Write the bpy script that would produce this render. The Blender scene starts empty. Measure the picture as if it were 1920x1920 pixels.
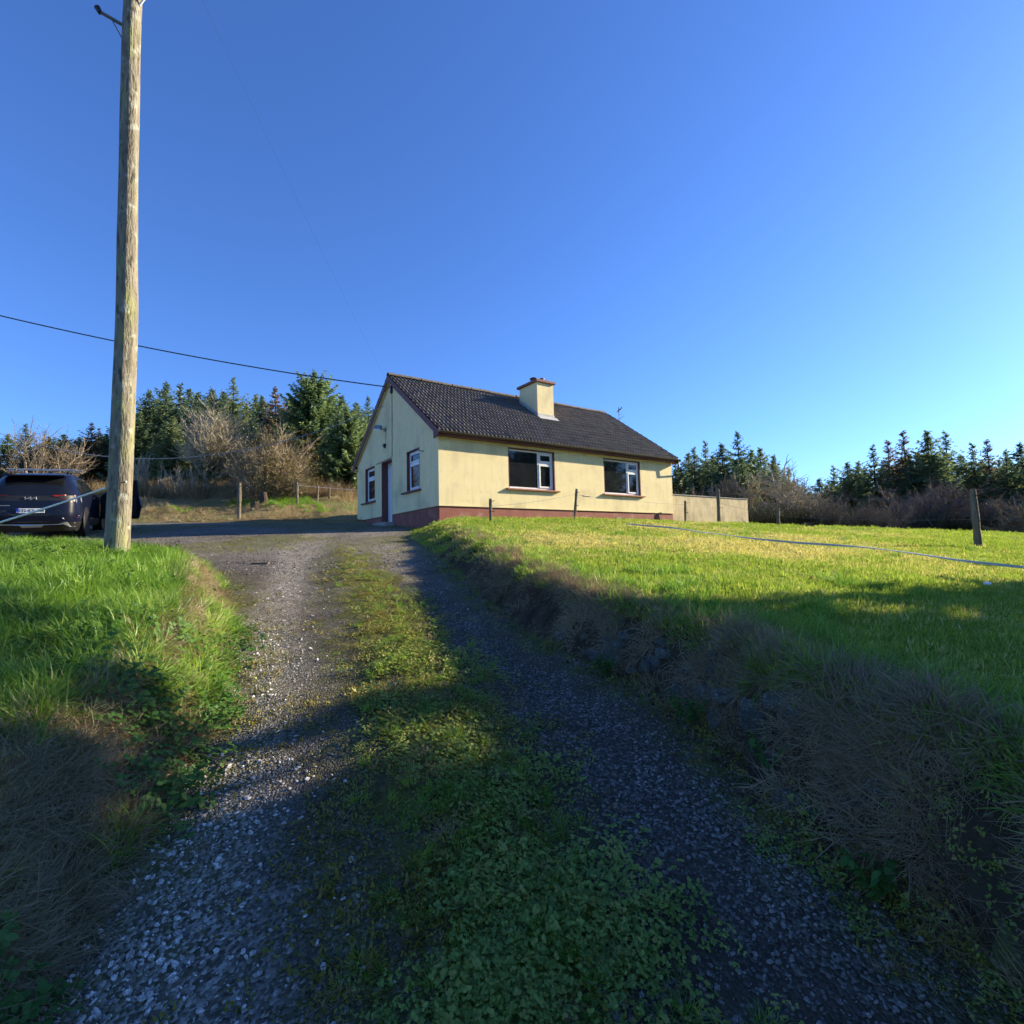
import bpy, math, random
import numpy as np
from mathutils import Vector, Matrix

# ------------------------------------------------------------------ camera, sky, sun, exposure
SC = bpy.context.scene
COL = SC.collection
R = math.radians
SUN_AZ, SUN_EL = R(71.0), R(22.0)          # azimuth clockwise from +Y

cam_d = bpy.data.cameras.new('camera')
cam = bpy.data.objects.new('camera', cam_d); COL.objects.link(cam)
cam_d.sensor_width = 36.0; cam_d.lens = 36.0 * 1002.2 / 1920.0
cam_d.clip_start = 0.05; cam_d.clip_end = 6000
cam.matrix_world = Matrix.Rotation(R(90) + .0768, 4, 'X') @ Matrix.Rotation(-.0238, 4, 'Z')
SC.camera = cam

world = bpy.data.worlds.new('World'); SC.world = world; world.use_nodes = True
nt = world.node_tree; nt.nodes.clear()
sky = nt.nodes.new('ShaderNodeTexSky'); sky.sky_type = 'NISHITA'; sky.sun_disc = False
sky.sun_elevation = SUN_EL; sky.sun_rotation = SUN_AZ
sky.altitude = 0; sky.air_density = 1.0; sky.dust_density = 0.4; sky.ozone_density = 2.0
bg = nt.nodes.new('ShaderNodeBackground'); bg.inputs[1].default_value = 0.044
out = nt.nodes.new('ShaderNodeOutputWorld')
tint = nt.nodes.new('ShaderNodeMix'); tint.data_type = 'RGBA'; tint.blend_type = 'MULTIPLY'; tint.inputs[0].default_value = 1.0
tint.inputs[7].default_value = (.53, .85, 1.48, 1)        # the deep clear-air blue of the day
nt.links.new(sky.outputs[0], tint.inputs[6]); nt.links.new(tint.outputs[2], bg.inputs[0]); nt.links.new(bg.outputs[0], out.inputs[0])

sun_d = bpy.data.lights.new('sun', 'SUN'); sun_d.energy = 3.1; sun_d.angle = R(0.53); sun_d.color = (1.0, .86, .62)
sun = bpy.data.objects.new('sun', sun_d); COL.objects.link(sun)
sd = Vector((math.sin(SUN_AZ) * math.cos(SUN_EL), math.cos(SUN_AZ) * math.cos(SUN_EL), math.sin(SUN_EL)))
sun.rotation_euler = sd.to_track_quat('Z', 'Y').to_euler(); sun.location = sd * 60

SC.view_settings.view_transform = 'Standard'; SC.view_settings.look = 'None'
SC.view_settings.exposure = 2.0; SC.view_settings.gamma = 1.0
SC.render.engine = 'CYCLES'
SC.cycles.use_denoising = True
SC.cycles.max_bounces = 4; SC.cycles.diffuse_bounces = 2; SC.cycles.glossy_bounces = 2; SC.cycles.transmission_bounces = 2
SC.cycles.use_adaptive_sampling = True; SC.cycles.adaptive_threshold = .03
SC.cycles.sample_clamp_indirect = 6

random.seed(5); rng = np.random.default_rng(5)

# ------------------------------------------------------------------ materials
def _n(nt, t, **k):
    n = nt.nodes.new(t)
    for a, v in k.items(): setattr(n, a, v)
    return n

def mat(name, c1, c2=None, rough=.85, scale=8.0, detail=6, bump=0.0, bscale=None, spec=.3, metal=0.0, c3=None, s3=1.2, t3=(.5, .62),
        stretch=(1, 1, 1), coords='Object', obrand=0.0):
    m = bpy.data.materials.new(name); m.use_nodes = True
    nt = m.node_tree; b = nt.nodes['Principled BSDF']; L = nt.links.new
    b.inputs['Roughness'].default_value = rough; b.inputs['Metallic'].default_value = metal
    b.inputs['Specular IOR Level'].default_value = spec
    if c2 is None:
        b.inputs['Base Color'].default_value = (*c1, 1)
        if bump == 0: return m
    tc = _n(nt, 'ShaderNodeTexCoord'); mp = _n(nt, 'ShaderNodeMapping'); mp.inputs['Scale'].default_value = stretch
    L(tc.outputs[coords], mp.inputs[0])
    if c2 is not None:
        nz = _n(nt, 'ShaderNodeTexNoise'); nz.inputs['Scale'].default_value = scale; nz.inputs['Detail'].default_value = detail
        nz.inputs['Roughness'].default_value = .65
        L(mp.outputs[0], nz.inputs[0])
        rp = _n(nt, 'ShaderNodeValToRGB'); rp.color_ramp.elements[0].position = .33; rp.color_ramp.elements[1].position = .67
        rp.color_ramp.elements[0].color = (*c1, 1); rp.color_ramp.elements[1].color = (*c2, 1)
        L(nz.outputs[0], rp.inputs[0]); col = rp.outputs[0]
        if c3 is not None:
            n3 = _n(nt, 'ShaderNodeTexNoise'); n3.inputs['Scale'].default_value = s3; n3.inputs['Detail'].default_value = 7
            L(mp.outputs[0], n3.inputs[0])
            r3 = _n(nt, 'ShaderNodeMapRange'); r3.inputs[1].default_value = t3[0]; r3.inputs[2].default_value = t3[1]
            L(n3.outputs[0], r3.inputs[0])
            mx = _n(nt, 'ShaderNodeMix', data_type='RGBA'); L(r3.outputs[0], mx.inputs[0]); L(col, mx.inputs[6]); mx.inputs[7].default_value = (*c3, 1)
            col = mx.outputs[2]
        if obrand:
            oi = _n(nt, 'ShaderNodeObjectInfo'); hs = _n(nt, 'ShaderNodeHueSaturation')
            mr = _n(nt, 'ShaderNodeMapRange'); mr.inputs[3].default_value = 1 - obrand; mr.inputs[4].default_value = 1 + obrand
            L(oi.outputs['Random'], mr.inputs[0]); L(mr.outputs[0], hs.inputs['Value']); L(col, hs.inputs['Color']); col = hs.outputs[0]
        L(col, b.inputs['Base Color'])
    if bump:
        nb = _n(nt, 'ShaderNodeTexNoise'); nb.inputs['Scale'].default_value = bscale or scale * 4; nb.inputs['Detail'].default_value = 5
        L(mp.outputs[0], nb.inputs[0])
        bp = _n(nt, 'ShaderNodeBump'); bp.inputs['Strength'].default_value = bump; bp.inputs['Distance'].default_value = .02
        L(nb.outputs[0], bp.inputs['Height']); L(bp.outputs[0], b.inputs['Normal'])
    return m

def leafmat(name, cols, trans=.4, gloss=.06, obw=.6):
    """thin leaf or blade: diffuse + translucent, colour varied blade by blade and clump by clump"""
    m = bpy.data.materials.new(name); m.use_nodes = True
    nt = m.node_tree; nt.nodes.clear(); L = nt.links.new
    g = _n(nt, 'ShaderNodeNewGeometry'); oi = _n(nt, 'ShaderNodeObjectInfo')
    a = _n(nt, 'ShaderNodeMath', operation='MULTIPLY'); a.inputs[1].default_value = 1 - obw; L(g.outputs['Random Per Island'], a.inputs[0])
    b = _n(nt, 'ShaderNodeMath', operation='MULTIPLY_ADD'); b.inputs[1].default_value = obw; L(oi.outputs['Random'], b.inputs[0]); L(a.outputs[0], b.inputs[2])
    rp = _n(nt, 'ShaderNodeValToRGB'); el = rp.color_ramp.elements
    while len(el) < len(cols): el.new(.5)
    for i, c in enumerate(cols):
        el[i].position = .08 + .84 * i / max(1, len(cols) - 1); el[i].color = (*[min(.6, v * 1.85) for v in c], 1)
    L(b.outputs[0], rp.inputs[0])
    d = _n(nt, 'ShaderNodeBsdfDiffuse'); t = _n(nt, 'ShaderNodeBsdfTranslucent'); gl = _n(nt, 'ShaderNodeBsdfGlossy'); gl.inputs['Roughness'].default_value = .45
    gl.inputs['Color'].default_value = (.8, .85, .8, 1)
    L(rp.outputs[0], d.inputs[0]); L(rp.outputs[0], t.inputs[0])
    m1 = _n(nt, 'ShaderNodeMixShader'); m1.inputs[0].default_value = trans; L(d.outputs[0], m1.inputs[1]); L(t.outputs[0], m1.inputs[2])
    m2 = _n(nt, 'ShaderNodeMixShader'); m2.inputs[0].default_value = gloss; L(m1.outputs[0], m2.inputs[1]); L(gl.outputs[0], m2.inputs[2])
    o = _n(nt, 'ShaderNodeOutputMaterial'); L(m2.outputs[0], o.inputs[0])
    return m

M = {}
M['cream'] = mat('cream_render', (.79, .66, .36), (.84, .72, .42), .9, 2.2, 8, .35, 60, .2, c3=(.56, .47, .27), s3=1.1, t3=(.52, .75))
M['cream_rough'] = mat('rough_render', (.50, .41, .25), (.70, .59, .38), .95, 5, 8, .6, 40, .15, c3=(.40, .33, .21), s3=2.5, t3=(.5, .7), stretch=(1, 1, .6))
M['plinth'] = mat('plinth_paint', (.24, .075, .055), (.31, .11, .08), .75, 3, 8, .4, 50, .3, c3=(.36, .2, .16), s3=2.2, t3=(.58, .75))
M['brown'] = mat('brown_paint', (.13, .045, .045), (.17, .06, .055), .6, 5, 5, .1, 60, .4)
M['sill'] = mat('sill_paint', (.30, .12, .075), (.38, .17, .1), .7, 6, 5, .2, 50, .3)
M['cap'] = mat('cap_paint', (.19, .085, .065), (.26, .125, .095), .75, 6, 5, .2, 50, .3)
M['upvc'] = mat('white_upvc', (.80, .80, .80), (.74, .74, .73), .3, 4, 3, 0, None, .5)
M['tile'] = mat('roof_tile', (.075, .064, .058), (.15, .13, .115), .8, 2.5, 9, .5, 80, .35, c3=(.13, .115, .06), s3=1.6, t3=(.6, .74))
M['gutter'] = mat('gutter', (.035, .028, .027), (.055, .045, .042), .4, 5, 4, 0, None, .5)
M['lead'] = mat('flashing', (.30, .31, .31), (.46, .46, .45), .6, 9, 6, .3, 40, .4)
M['metal'] = mat('grey_metal', (.18, .18, .18), (.26, .26, .25), .45, 9, 4, 0, None, .5, .7)
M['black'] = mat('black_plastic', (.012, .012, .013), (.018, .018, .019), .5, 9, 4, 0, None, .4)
M['cable'] = mat('cable', (.03, .03, .034), (.045, .045, .05), .5, 9, 3)
M['cablegrey'] = mat('cable_grey', (.25, .26, .28), (.33, .34, .36), .5, 9, 3)
M['wire'] = mat('galvanised_wire', (.10, .10, .11), (.15, .15, .16), .5, 9, 3)
M['concrete'] = mat('concrete', (.25, .24, .22), (.36, .35, .32), .9, 6, 7, .4, 40)
M['post'] = mat('weathered_post', (.10, .085, .06), (.22, .19, .14), .9, 9, 8, .6, 40, .15, stretch=(3, 3, .35), obrand=.15)
M['white_tape'] = mat('white_tape', (.84, .81, .76), (.9, .88, .84), .6, 20, 3)
M['blue_tape'] = mat('fence_tape', (.24, .29, .33), (.34, .38, .41), .5, 14, 3)

def weather(m, dark, s=1.0):
    """vertical rain streaks and blotches over a painted render"""
    nt = m.node_tree; b = nt.nodes['Principled BSDF']; L = nt.links.new; base = b.inputs['Base Color'].links[0].from_socket
    tc = _n(nt, 'ShaderNodeTexCoord'); mp = _n(nt, 'ShaderNodeMapping'); mp.inputs['Scale'].default_value = (3.2 * s, 3.2 * s, .32 * s); L(tc.outputs['Object'], mp.inputs[0])
    nz = _n(nt, 'ShaderNodeTexNoise'); nz.inputs['Scale'].default_value = 2.2; nz.inputs['Detail'].default_value = 9; nz.inputs['Roughness'].default_value = .7; L(mp.outputs[0], nz.inputs[0])
    n2 = _n(nt, 'ShaderNodeTexNoise'); n2.inputs['Scale'].default_value = 5.5; n2.inputs['Detail'].default_value = 8; L(tc.outputs['Object'], n2.inputs[0])
    r = _n(nt, 'ShaderNodeMapRange'); r.inputs[1].default_value = .50; r.inputs[2].default_value = .72; r.inputs[4].default_value = .55; L(nz.outputs[0], r.inputs[0])
    r2 = _n(nt, 'ShaderNodeMapRange'); r2.inputs[1].default_value = .56; r2.inputs[2].default_value = .74; r2.inputs[4].default_value = .5; L(n2.outputs[0], r2.inputs[0])
    ad = _n(nt, 'ShaderNodeMath', operation='MAXIMUM'); L(r.outputs[0], ad.inputs[0]); L(r2.outputs[0], ad.inputs[1])
    mx = _n(nt, 'ShaderNodeMix', data_type='RGBA'); L(ad.outputs[0], mx.inputs[0]); L(base, mx.inputs[6]); mx.inputs[7].default_value = (*dark, 1); L(mx.outputs[2], b.inputs['Base Color'])
weather(M['cream'], (.60, .51, .30)); weather(M['plinth'], (.16, .075, .06)); weather(M['cream_rough'], (.30, .25, .16), 1.6)

def glass(name, c=(.012, .014, .016), rough=.03, spec=.6):
    return mat(name, c, tuple(v * 1.5 for v in c), rough, 2, 3, 0, None, spec)
M['glass'] = glass('window_glass')

# wooden pole with lichen
def pole_mat():
    m = mat('pole_wood', (.15, .13, .095), (.30, .27, .20), .9, 7, 9, .9, 26, .15, c3=(.27, .27, .13), s3=4.0, t3=(.5, .66), stretch=(2.2, 2.2, .5))
    nt = m.node_tree; b = nt.nodes['Principled BSDF']; L = nt.links.new
    base = b.inputs['Base Color'].links[0].from_socket
    tc = _n(nt, 'ShaderNodeTexCoord'); mp = _n(nt, 'ShaderNodeMapping'); mp.inputs['Scale'].default_value = (8, 8, 1.6); L(tc.outputs['Object'], mp.inputs[0])
    nz = _n(nt, 'ShaderNodeTexNoise'); nz.inputs['Scale'].default_value = 3.5; nz.inputs['Detail'].default_value = 8; L(mp.outputs[0], nz.inputs[0])
    r = _n(nt, 'ShaderNodeMapRange'); r.inputs[1].default_value = .56; r.inputs[2].default_value = .66; r.inputs[4].default_value = .75; L(nz.outputs[0], r.inputs[0])
    mx = _n(nt, 'ShaderNodeMix', data_type='RGBA'); L(r.outputs[0], mx.inputs[0]); L(base, mx.inputs[6]); mx.inputs[7].default_value = (.055, .045, .03, 1)
    nz2 = _n(nt, 'ShaderNodeTexNoise'); nz2.inputs['Scale'].default_value = 9; nz2.inputs['Detail'].default_value = 8; L(tc.outputs['Object'], nz2.inputs[0])
    r2 = _n(nt, 'ShaderNodeMapRange'); r2.inputs[1].default_value = .57; r2.inputs[2].default_value = .68; r2.inputs[4].default_value = .6; L(nz2.outputs[0], r2.inputs[0])
    mx2 = _n(nt, 'ShaderNodeMix', data_type='RGBA'); L(r2.outputs[0], mx2.inputs[0]); L(mx.outputs[2], mx2.inputs[6]); mx2.inputs[7].default_value = (.42, .43, .36, 1)
    L(mx2.outputs[2], b.inputs['Base Color'])
    return m
M['pole'] = pole_mat()

# ------------------------------------------------------------------ mesh helpers
class MB:
    def __init__(s): s.v = []; s.f = []
    def add(s, vs, fs):
        o = len(s.v); s.v += [tuple(map(float, p)) for p in vs]; s.f += [tuple(i + o for i in f) for f in fs]; return s
    def box(s, x0, x1, y0, y1, z0, z1):
        return s.add([(x0, y0, z0), (x1, y0, z0), (x1, y1, z0), (x0, y1, z0), (x0, y0, z1), (x1, y0, z1), (x1, y1, z1), (x0, y1, z1)],
                     [(3, 2, 1, 0), (4, 5, 6, 7), (0, 1, 5, 4), (1, 2, 6, 5), (2, 3, 7, 6), (3, 0, 4, 7)])
    def prism(s, poly, d):
        """polygon (list of 3D points) extruded by vector d"""
        n = len(poly); p = [Vector(q) for q in poly]; d = Vector(d)
        return s.add(p + [q + d for q in p], [tuple(range(n))[::-1], tuple(range(n, 2 * n))] + [(i, (i + 1) % n, n + (i + 1) % n, n + i) for i in range(n)])
    def tube(s, path, r, n=6, cap=True):
        path = [Vector(p) for p in path]; k = len(path)
        rs = r if isinstance(r, (list, tuple)) else [r] * k
        o = len(s.v); prev = None
        for i, p in enumerate(path):
            t = (path[min(i + 1, k - 1)] - path[max(i - 1, 0)]).normalized()
            if prev is None:
                a = Vector((0, 0, 1)) if abs(t.z) < .9 else Vector((1, 0, 0)); prev = t.cross(a).normalized()
            prev = (prev - t * prev.dot(t)).normalized(); q = t.cross(prev)
            for j in range(n):
                w = 2 * math.pi * j / n
                s.v.append(tuple(p + (prev * math.cos(w) + q * math.sin(w)) * rs[i]))
        for i in range(k - 1):
            for j in range(n):
                a = o + i * n + j; b = o + i * n + (j + 1) % n
                s.f.append((a, b, b + n, a + n))
        if cap:
            s.f.append(tuple(range(o, o + n))[::-1]); s.f.append(tuple(range(o + (k - 1) * n, o + k * n)))
        return s
    def build(s, name, m, parent=None, smooth=False, bevel=0):
        me = bpy.data.meshes.new(name); me.from_pydata(s.v, [], s.f); me.validate(); me.update()
        if m is not None: me.materials.append(m)
        if smooth: me.polygons.foreach_set('use_smooth', [True] * len(me.polygons))
        o = bpy.data.objects.new(name, me); COL.objects.link(o); o.parent = parent
        if bevel:
            bv = o.modifiers.new('b', 'BEVEL'); bv.width = bevel; bv.segments = 2; bv.limit_method = 'ANGLE'
        return o

def np_mesh(name, V, F, m, smooth=False):
    """V (n,3), F (k,3) or (k,4)"""
    V = np.asarray(V, np.float32); F = np.asarray(F, np.int32); k, w = F.shape
    me = bpy.data.meshes.new(name)
    me.vertices.add(len(V)); me.vertices.foreach_set('co', V.ravel())
    me.loops.add(k * w); me.loops.foreach_set('vertex_index', F.ravel())
    me.polygons.add(k); me.polygons.foreach_set('loop_start', np.arange(0, k * w, w, dtype=np.int32))
    me.polygons.foreach_set('loop_total', np.full(k, w, np.int32))
    if smooth: me.polygons.foreach_set('use_smooth', np.ones(k, bool))
    me.update(calc_edges=True)
    if m is not None: me.materials.append(m)
    return me

def link(name, me, parent=None):
    o = bpy.data.objects.new(name, me); COL.objects.link(o); o.parent = parent; return o

def empty(name, loc=(0, 0, 0), rz=0):
    o = bpy.data.objects.new(name, None); COL.objects.link(o); o.location = loc; o.rotation_euler = (0, 0, rz); o.empty_display_size = .3; return o

def tag(o, label=None, cat=None, group=None, kind=None):
    if label: o['label'] = label
    if cat: o['category'] = cat
    if group: o['group'] = group
    if kind: o['kind'] = kind
    return o

# ------------------------------------------------------------------ terrain
_g = rng.random((256, 256))
def vnoise(x, y, s):
    x = np.asarray(x, float) / s + 57.3; y = np.asarray(y, float) / s + 31.7
    xi = np.floor(x).astype(int); yi = np.floor(y).astype(int); fx = x - xi; fy = y - yi
    fx = fx * fx * (3 - 2 * fx); fy = fy * fy * (3 - 2 * fy)
    G = lambda a, b: _g[a % 256, b % 256]
    return (G(xi, yi) * (1 - fx) + G(xi + 1, yi) * fx) * (1 - fy) + (G(xi, yi + 1) * (1 - fx) + G(xi + 1, yi + 1) * fx) * fy
def fbm(x, y, s, o=3):
    r = 0; a = .5; t = 0
    for i in range(o): r = r + a * vnoise(x + 13 * i, y - 7 * i, s / 2 ** i); t += a; a *= .5
    return r / t
def sstep(a, b, x):
    t = np.clip((x - a) / (b - a), 0, 1); return t * t * (3 - 2 * t)

EDGE_R = np.array([(1.7, -300), (1.55, -5), (1.42, .3), (1.28, 1.54), (1.12, 1.85), (.98, 2.2), (.90, 2.84), (.62, 3.3), (.16, 4.1), (-.35, 5.5), (-.78, 7.2), (-1.75, 10.8),
                   (-2.7, 14), (-3.3, 17.2), (-3.6, 24), (-2, 40), (0, 2000)])
EDGE_L = np.array([(-1.6, -300), (-1.5, -5), (-1.27, .3), (-1.3, 1.59), (-1.43, 2.28), (-1.55, 2.75), (-1.86, 3.6), (-2.6, 5.0), (-3.5, 6.6), (-5.2, 8.3), (-8, 9.3), (-14, 9.8), (-40, 10), (-2000, 10)])
def sdist(x, y, E):
    """signed distance to polyline E (positive = to the right of its direction)"""
    x = np.asarray(x, float); y = np.asarray(y, float)
    best = np.full(x.shape, 1e9); sg = np.ones(x.shape)
    for (ax, ay), (bx, by) in zip(E[:-1], E[1:]):
        dx, dy = bx - ax, by - ay; l2 = dx * dx + dy * dy
        t = np.clip(((x - ax) * dx + (y - ay) * dy) / l2, 0, 1)
        px, py = x - ax - t * dx, y - ay - t * dy; d = np.hypot(px, py)
        s = np.sign(px * dy - py * dx)
        m = d < best - 1e-9; best = np.where(m, d, best); sg = np.where(m, s, sg)
    return best * np.where(sg == 0, 1, sg)

def prof_left(x, y):
    z = np.interp(y, [-300, -20, -4, 0, 1.5, 2.1, 3, 4.2, 6, 8.7, 12, 16, 18, 20, 22, 24, 27, 32, 40, 50, 70, 120, 300, 3000],
                  [-12, -4.5, -2.4, -1.62, -1.2, -1.03, -.82, -.62, -.38, -.1, .25, .72, .93, 1.12, 1.33, 1.85, 2.6, 3.4, 5.2, 7.4, 10, 14, 22, 30])
    return z + -.026 * np.clip(x + 2.5, -14, 0) * sstep(6, 13, y)
def prof_right(x, y):
    yy = np.interp(y, [-300, -4, 19, 22, 26, 40, 100, 3000], [-60, -4, 19, 20.8, 21.3, 20.5, 22, 80])
    return -.69 - .0586 * np.clip(x, -6, 26) + .1051 * yy
def H(x, y):
    x = np.asarray(x, float); y = np.asarray(y, float)
    T = prof_left(x, y); Rr = prof_right(x, y)
    dr = sdist(x, y, EDGE_R)
    n = fbm(x, y, .5, 3) - .5; n2 = fbm(x + 40, y, .22, 2) - .5
    w = np.interp(y, [-5, 2.2, 3.4, 5.5, 9, 14, 20, 30, 60], [.4, .24, .27, .42, .65, 1.4, 2.5, 8, 20]) * (1 + .9 * n)
    S = sstep(0, 1, dr / w); S = S ** .8
    z = T + (Rr - T) * S
    near = 1 - sstep(8, 14, y)
    z = z + S * (1 - S) * 4 * (.14 * n + .14 * n2) * near * (dr > 0)
    z = z + np.where(dr > 0, .07 * (fbm(x, y, 1.3, 2) - .5), 0) * sstep(.2, 1, dr)
    # left bank
    dl = -sdist(x, y, EDGE_L)
    hb = .36 * sstep(-.02, .42 + .25 * n, dl) + .12 * sstep(.3, 1.6, dl)
    hb = hb + np.where(dl > 0, sstep(0, .5, dl) * (.16 * n + .06 * n2), 0)
    z = z + np.where(dl > 0, hb, 0)
    # track relief: ruts and crowned middle
    tr = (dr < 0) & (dl < 0)
    mid = TC(x, y)
    z = z + np.where(tr, (.035 * np.exp(-(mid / .33) ** 2) * (1 + n) + .012 * n2 + .02 * n) * (1 - sstep(9, 13, y)) + .012 * n2, 0)
    # rough straw bank at the back of the yard
    back = sstep(21.2, 23.5, y - .05 * (x + 8)) * sstep(-3.4, -5, x) * (1 - sstep(30, 40, y))
    z = z + back * (.5 * (fbm(x, y, 3.2, 3) - .45) + .75 * (fbm(x, y, 1.2, 2) - .5))
    return z
CENTRE = np.array([(-.05, -3), (-.1, .5), (-.2, 1.66), (-.4, 2.27), (-.72, 3.17), (-1.1, 4.17), (-1.78, 6.13), (-2.84, 8.99), (-4, 12.5), (-5, 17)])
def TC(x, y): return sdist(x, y, CENTRE)

def axis(lo, a, b, hi, step, g=1.16):
    c = list(np.arange(a, b + 1e-6, step)); s = step; v = b
    while v < hi: s *= g; v += s; c.append(min(v, hi))
    s = step; v = a; l = []
    while v > lo: s *= g; v -= s; l.append(max(v, lo))
    return np.array(l[::-1] + c)
gx = axis(-1500, -6, 5, 1500, .045, 1.12); gy = axis(-250, .4, 9, 2500, .045, 1.10)
GX, GY = np.meshgrid(gx, gy); GZ = H(GX, GY)
nx, ny = len(gx), len(gy)
GV = np.stack([GX.ravel(), GY.ravel(), GZ.ravel()], 1)
ii, jj = np.meshgrid(np.arange(nx - 1), np.arange(ny - 1)); q0 = (jj * nx + ii).ravel()
GF = np.stack([q0, q0 + 1, q0 + nx + 1, q0 + nx], 1)
cx = GV[GF].mean(1); cxx, cyy = cx[:, 0], cx[:, 1]
jit = (fbm(cxx, cyy, .35, 2) - .5) * np.interp(cyy, [1, 4], [.2, .35])
f_dr = sdist(cxx, cyy, EDGE_R) + jit * .5; f_dl = -sdist(cxx, cyy, EDGE_L) + jit * .5
yardback = 21.4 + .05 * (cxx + 8) + jit * 2
is_track = (f_dr < 0) & (f_dl < 0) & (cyy < yardback) & (cxx > -26)
is_lawn = (f_dr >= 0) & (cyy < 30) & (cxx < 30) & ~is_track
is_bank = (f_dl >= 0) & ~is_track & ~is_lawn & (cxx > -26) & (cyy < 12)
is_field = ~(is_track | is_lawn | is_bank)

def ground_mat(name, kind):
    m = bpy.data.materials.new(name); m.use_nodes = True; nt = m.node_tree; L = nt.links.new; b = nt.nodes['Principled BSDF']
    b.inputs['Roughness'].default_value = .95; b.inputs['Specular IOR Level'].default_value = .15
    g = _n(nt, 'ShaderNodeNewGeometry')
    def noise(s, d=6, r=.6):
        n = _n(nt, 'ShaderNodeTexNoise'); n.inputs['Scale'].default_value = s; n.inputs['Detail'].default_value = d; n.inputs['Roughness'].default_value = r
        L(g.outputs['Position'], n.inputs[0]); return n.outputs[0]
    def ramp(src, stops):
        r = _n(nt, 'ShaderNodeValToRGB'); e = r.color_ramp.elements
        while len(e) < len(stops): e.new(.5)
        for i, (p, c) in enumerate(stops): e[i].position = p; e[i].color = (*c, 1)
        L(src, r.inputs[0]); return r.outputs[0]
    def rng_(src, a, b_, lo=0, hi=1):
        r = _n(nt, 'ShaderNodeMapRange'); r.inputs[1].default_value = a; r.inputs[2].default_value = b_; r.inputs[3].default_value = lo; r.inputs[4].default_value = hi
        L(src, r.inputs[0]); return r.outputs[0]
    def mix(f, a, b_):
        x = _n(nt, 'ShaderNodeMix', data_type='RGBA')
        if isinstance(f, float): x.inputs[0].default_value = f
        else: L(f, x.inputs[0])
        for k, v in ((6, a), (7, b_)):
            if isinstance(v, tuple): x.inputs[k].default_value = (*v, 1)
            else: L(v, x.inputs[k])
        return x.outputs[2]
    def math_(op, a, b_):
        x = _n(nt, 'ShaderNodeMath', operation=op)
        for k, v in ((0, a), (1, b_)):
            if isinstance(v, (int, float)): x.inputs[k].default_value = v
            else: L(v, x.inputs[k])
        return x.outputs[0]
    hgt = None
    if kind == 'track':
        at = _n(nt, 'ShaderNodeAttribute', attribute_name='moss')
        at2 = _n(nt, 'ShaderNodeAttribute', attribute_name='pale')
        vo = _n(nt, 'ShaderNodeTexVoronoi', feature='F1'); vo.inputs['Scale'].default_value = 95; L(g.outputs['Position'], vo.inputs['Vector'])
        vs = _n(nt, 'ShaderNodeSeparateColor'); L(vo.outputs['Color'], vs.inputs[0])
        stone = ramp(vs.outputs[0], [(0, (.034, .030, .026)), (.5, (.075, .066, .056)), (.85, (.16, .142, .12)), (1, (.38, .34, .29))])
        pale = ramp(vs.outputs[1], [(0, (.06, .052, .042)), (.5, (.17, .15, .12)), (1, (.52, .48, .41))])
        c = mix(at2.outputs['Fac'], stone, pale)
        dirt = ramp(noise(3), [(.3, (.030, .023, .015)), (.7, (.080, .062, .042))])
        c = mix(math_('MULTIPLY', rng_(noise(1.6, 7), .40, .62, 0, .85), rng_(at2.outputs['Fac'], 0, .8, 1, .25)), c, dirt)
        mossc = ramp(noise(7), [(.3, (.06, .068, .012)), (.5, (.11, .12, .02)), (.75, (.18, .175, .035))])
        mf = math_('MULTIPLY', at.outputs['Fac'], rng_(noise(5, 8, .75), .36, .62))
        c = mix(mf, c, mossc)
        hgt = math_('SUBTRACT', 1.0, vo.outputs['Distance'])
        bs, bd = .8, .012
    elif kind == 'lawn':
        gr = ramp(noise(1.1, 8), [(.3, (.06, .095, .018)), (.5, (.11, .14, .028)), (.72, (.22, .19, .06))])
        soil = ramp(noise(6, 8), [(.3, (.024, .018, .011)), (.55, (.06, .045, .028)), (.8, (.10, .08, .05))])
        sp = _n(nt, 'ShaderNodeSeparateXYZ'); L(g.outputs['Normal'], sp.inputs[0])
        c = mix(rng_(sp.outputs[2], .93, .80), gr, soil)
        hgt = noise(24, 6); bs, bd = .7, .04
    elif kind == 'bank':
        c = ramp(noise(3, 8), [(.3, (.026, .02, .011)), (.5, (.065, .052, .024)), (.75, (.12, .09, .045))])
        hgt = noise(18, 6); bs, bd = .8, .05
    else:
        c = ramp(noise(.35, 9, .7), [(.32, (.11, .08, .036)), (.5, (.23, .175, .075)), (.62, (.14, .15, .045)), (.75, (.09, .13, .03))])
        hgt = noise(7, 8); bs, bd = .8, .15
    L(c, b.inputs['Base Color'])
    bp = _n(nt, 'ShaderNodeBump'); bp.inputs['Strength'].default_value = bs; bp.inputs['Distance'].default_value = bd
    L(hgt, bp.inputs['Height']); L(bp.outputs[0], b.inputs['Normal'])
    return m

def moss_mask(x, y):
    m = TC(x, y); dr = -sdist(x, y, EDGE_R); dl = sdist(x, y, EDGE_L)
    a = np.exp(-((m - .05) / .42) ** 2)
    b = np.maximum(np.exp(-(dr / .22) ** 2), .7 * np.exp(-(dl / .35) ** 2))
    yard = sstep(8.5, 12, y) * .95 * sstep(.38, .55, fbm(x, y, 1.8, 3))
    return np.clip(np.maximum(np.maximum(a * (1 - sstep(11, 14, y)), b * (1 - .4 * sstep(9, 12, y))), yard), 0, 1)
def pale_mask(x, y):
    m = TC(x, y)                     # left wheel track carries the pale chippings
    return np.clip(np.exp(-((m + .80) / .30) ** 2) * 1.1 + .35 * np.exp(-((m - .8) / .4) ** 2) * sstep(4, 7, y) + sstep(7, 11, y) * (.2 + .6 * fbm(x, y, 1.5, 2)), 0, 1)

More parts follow.
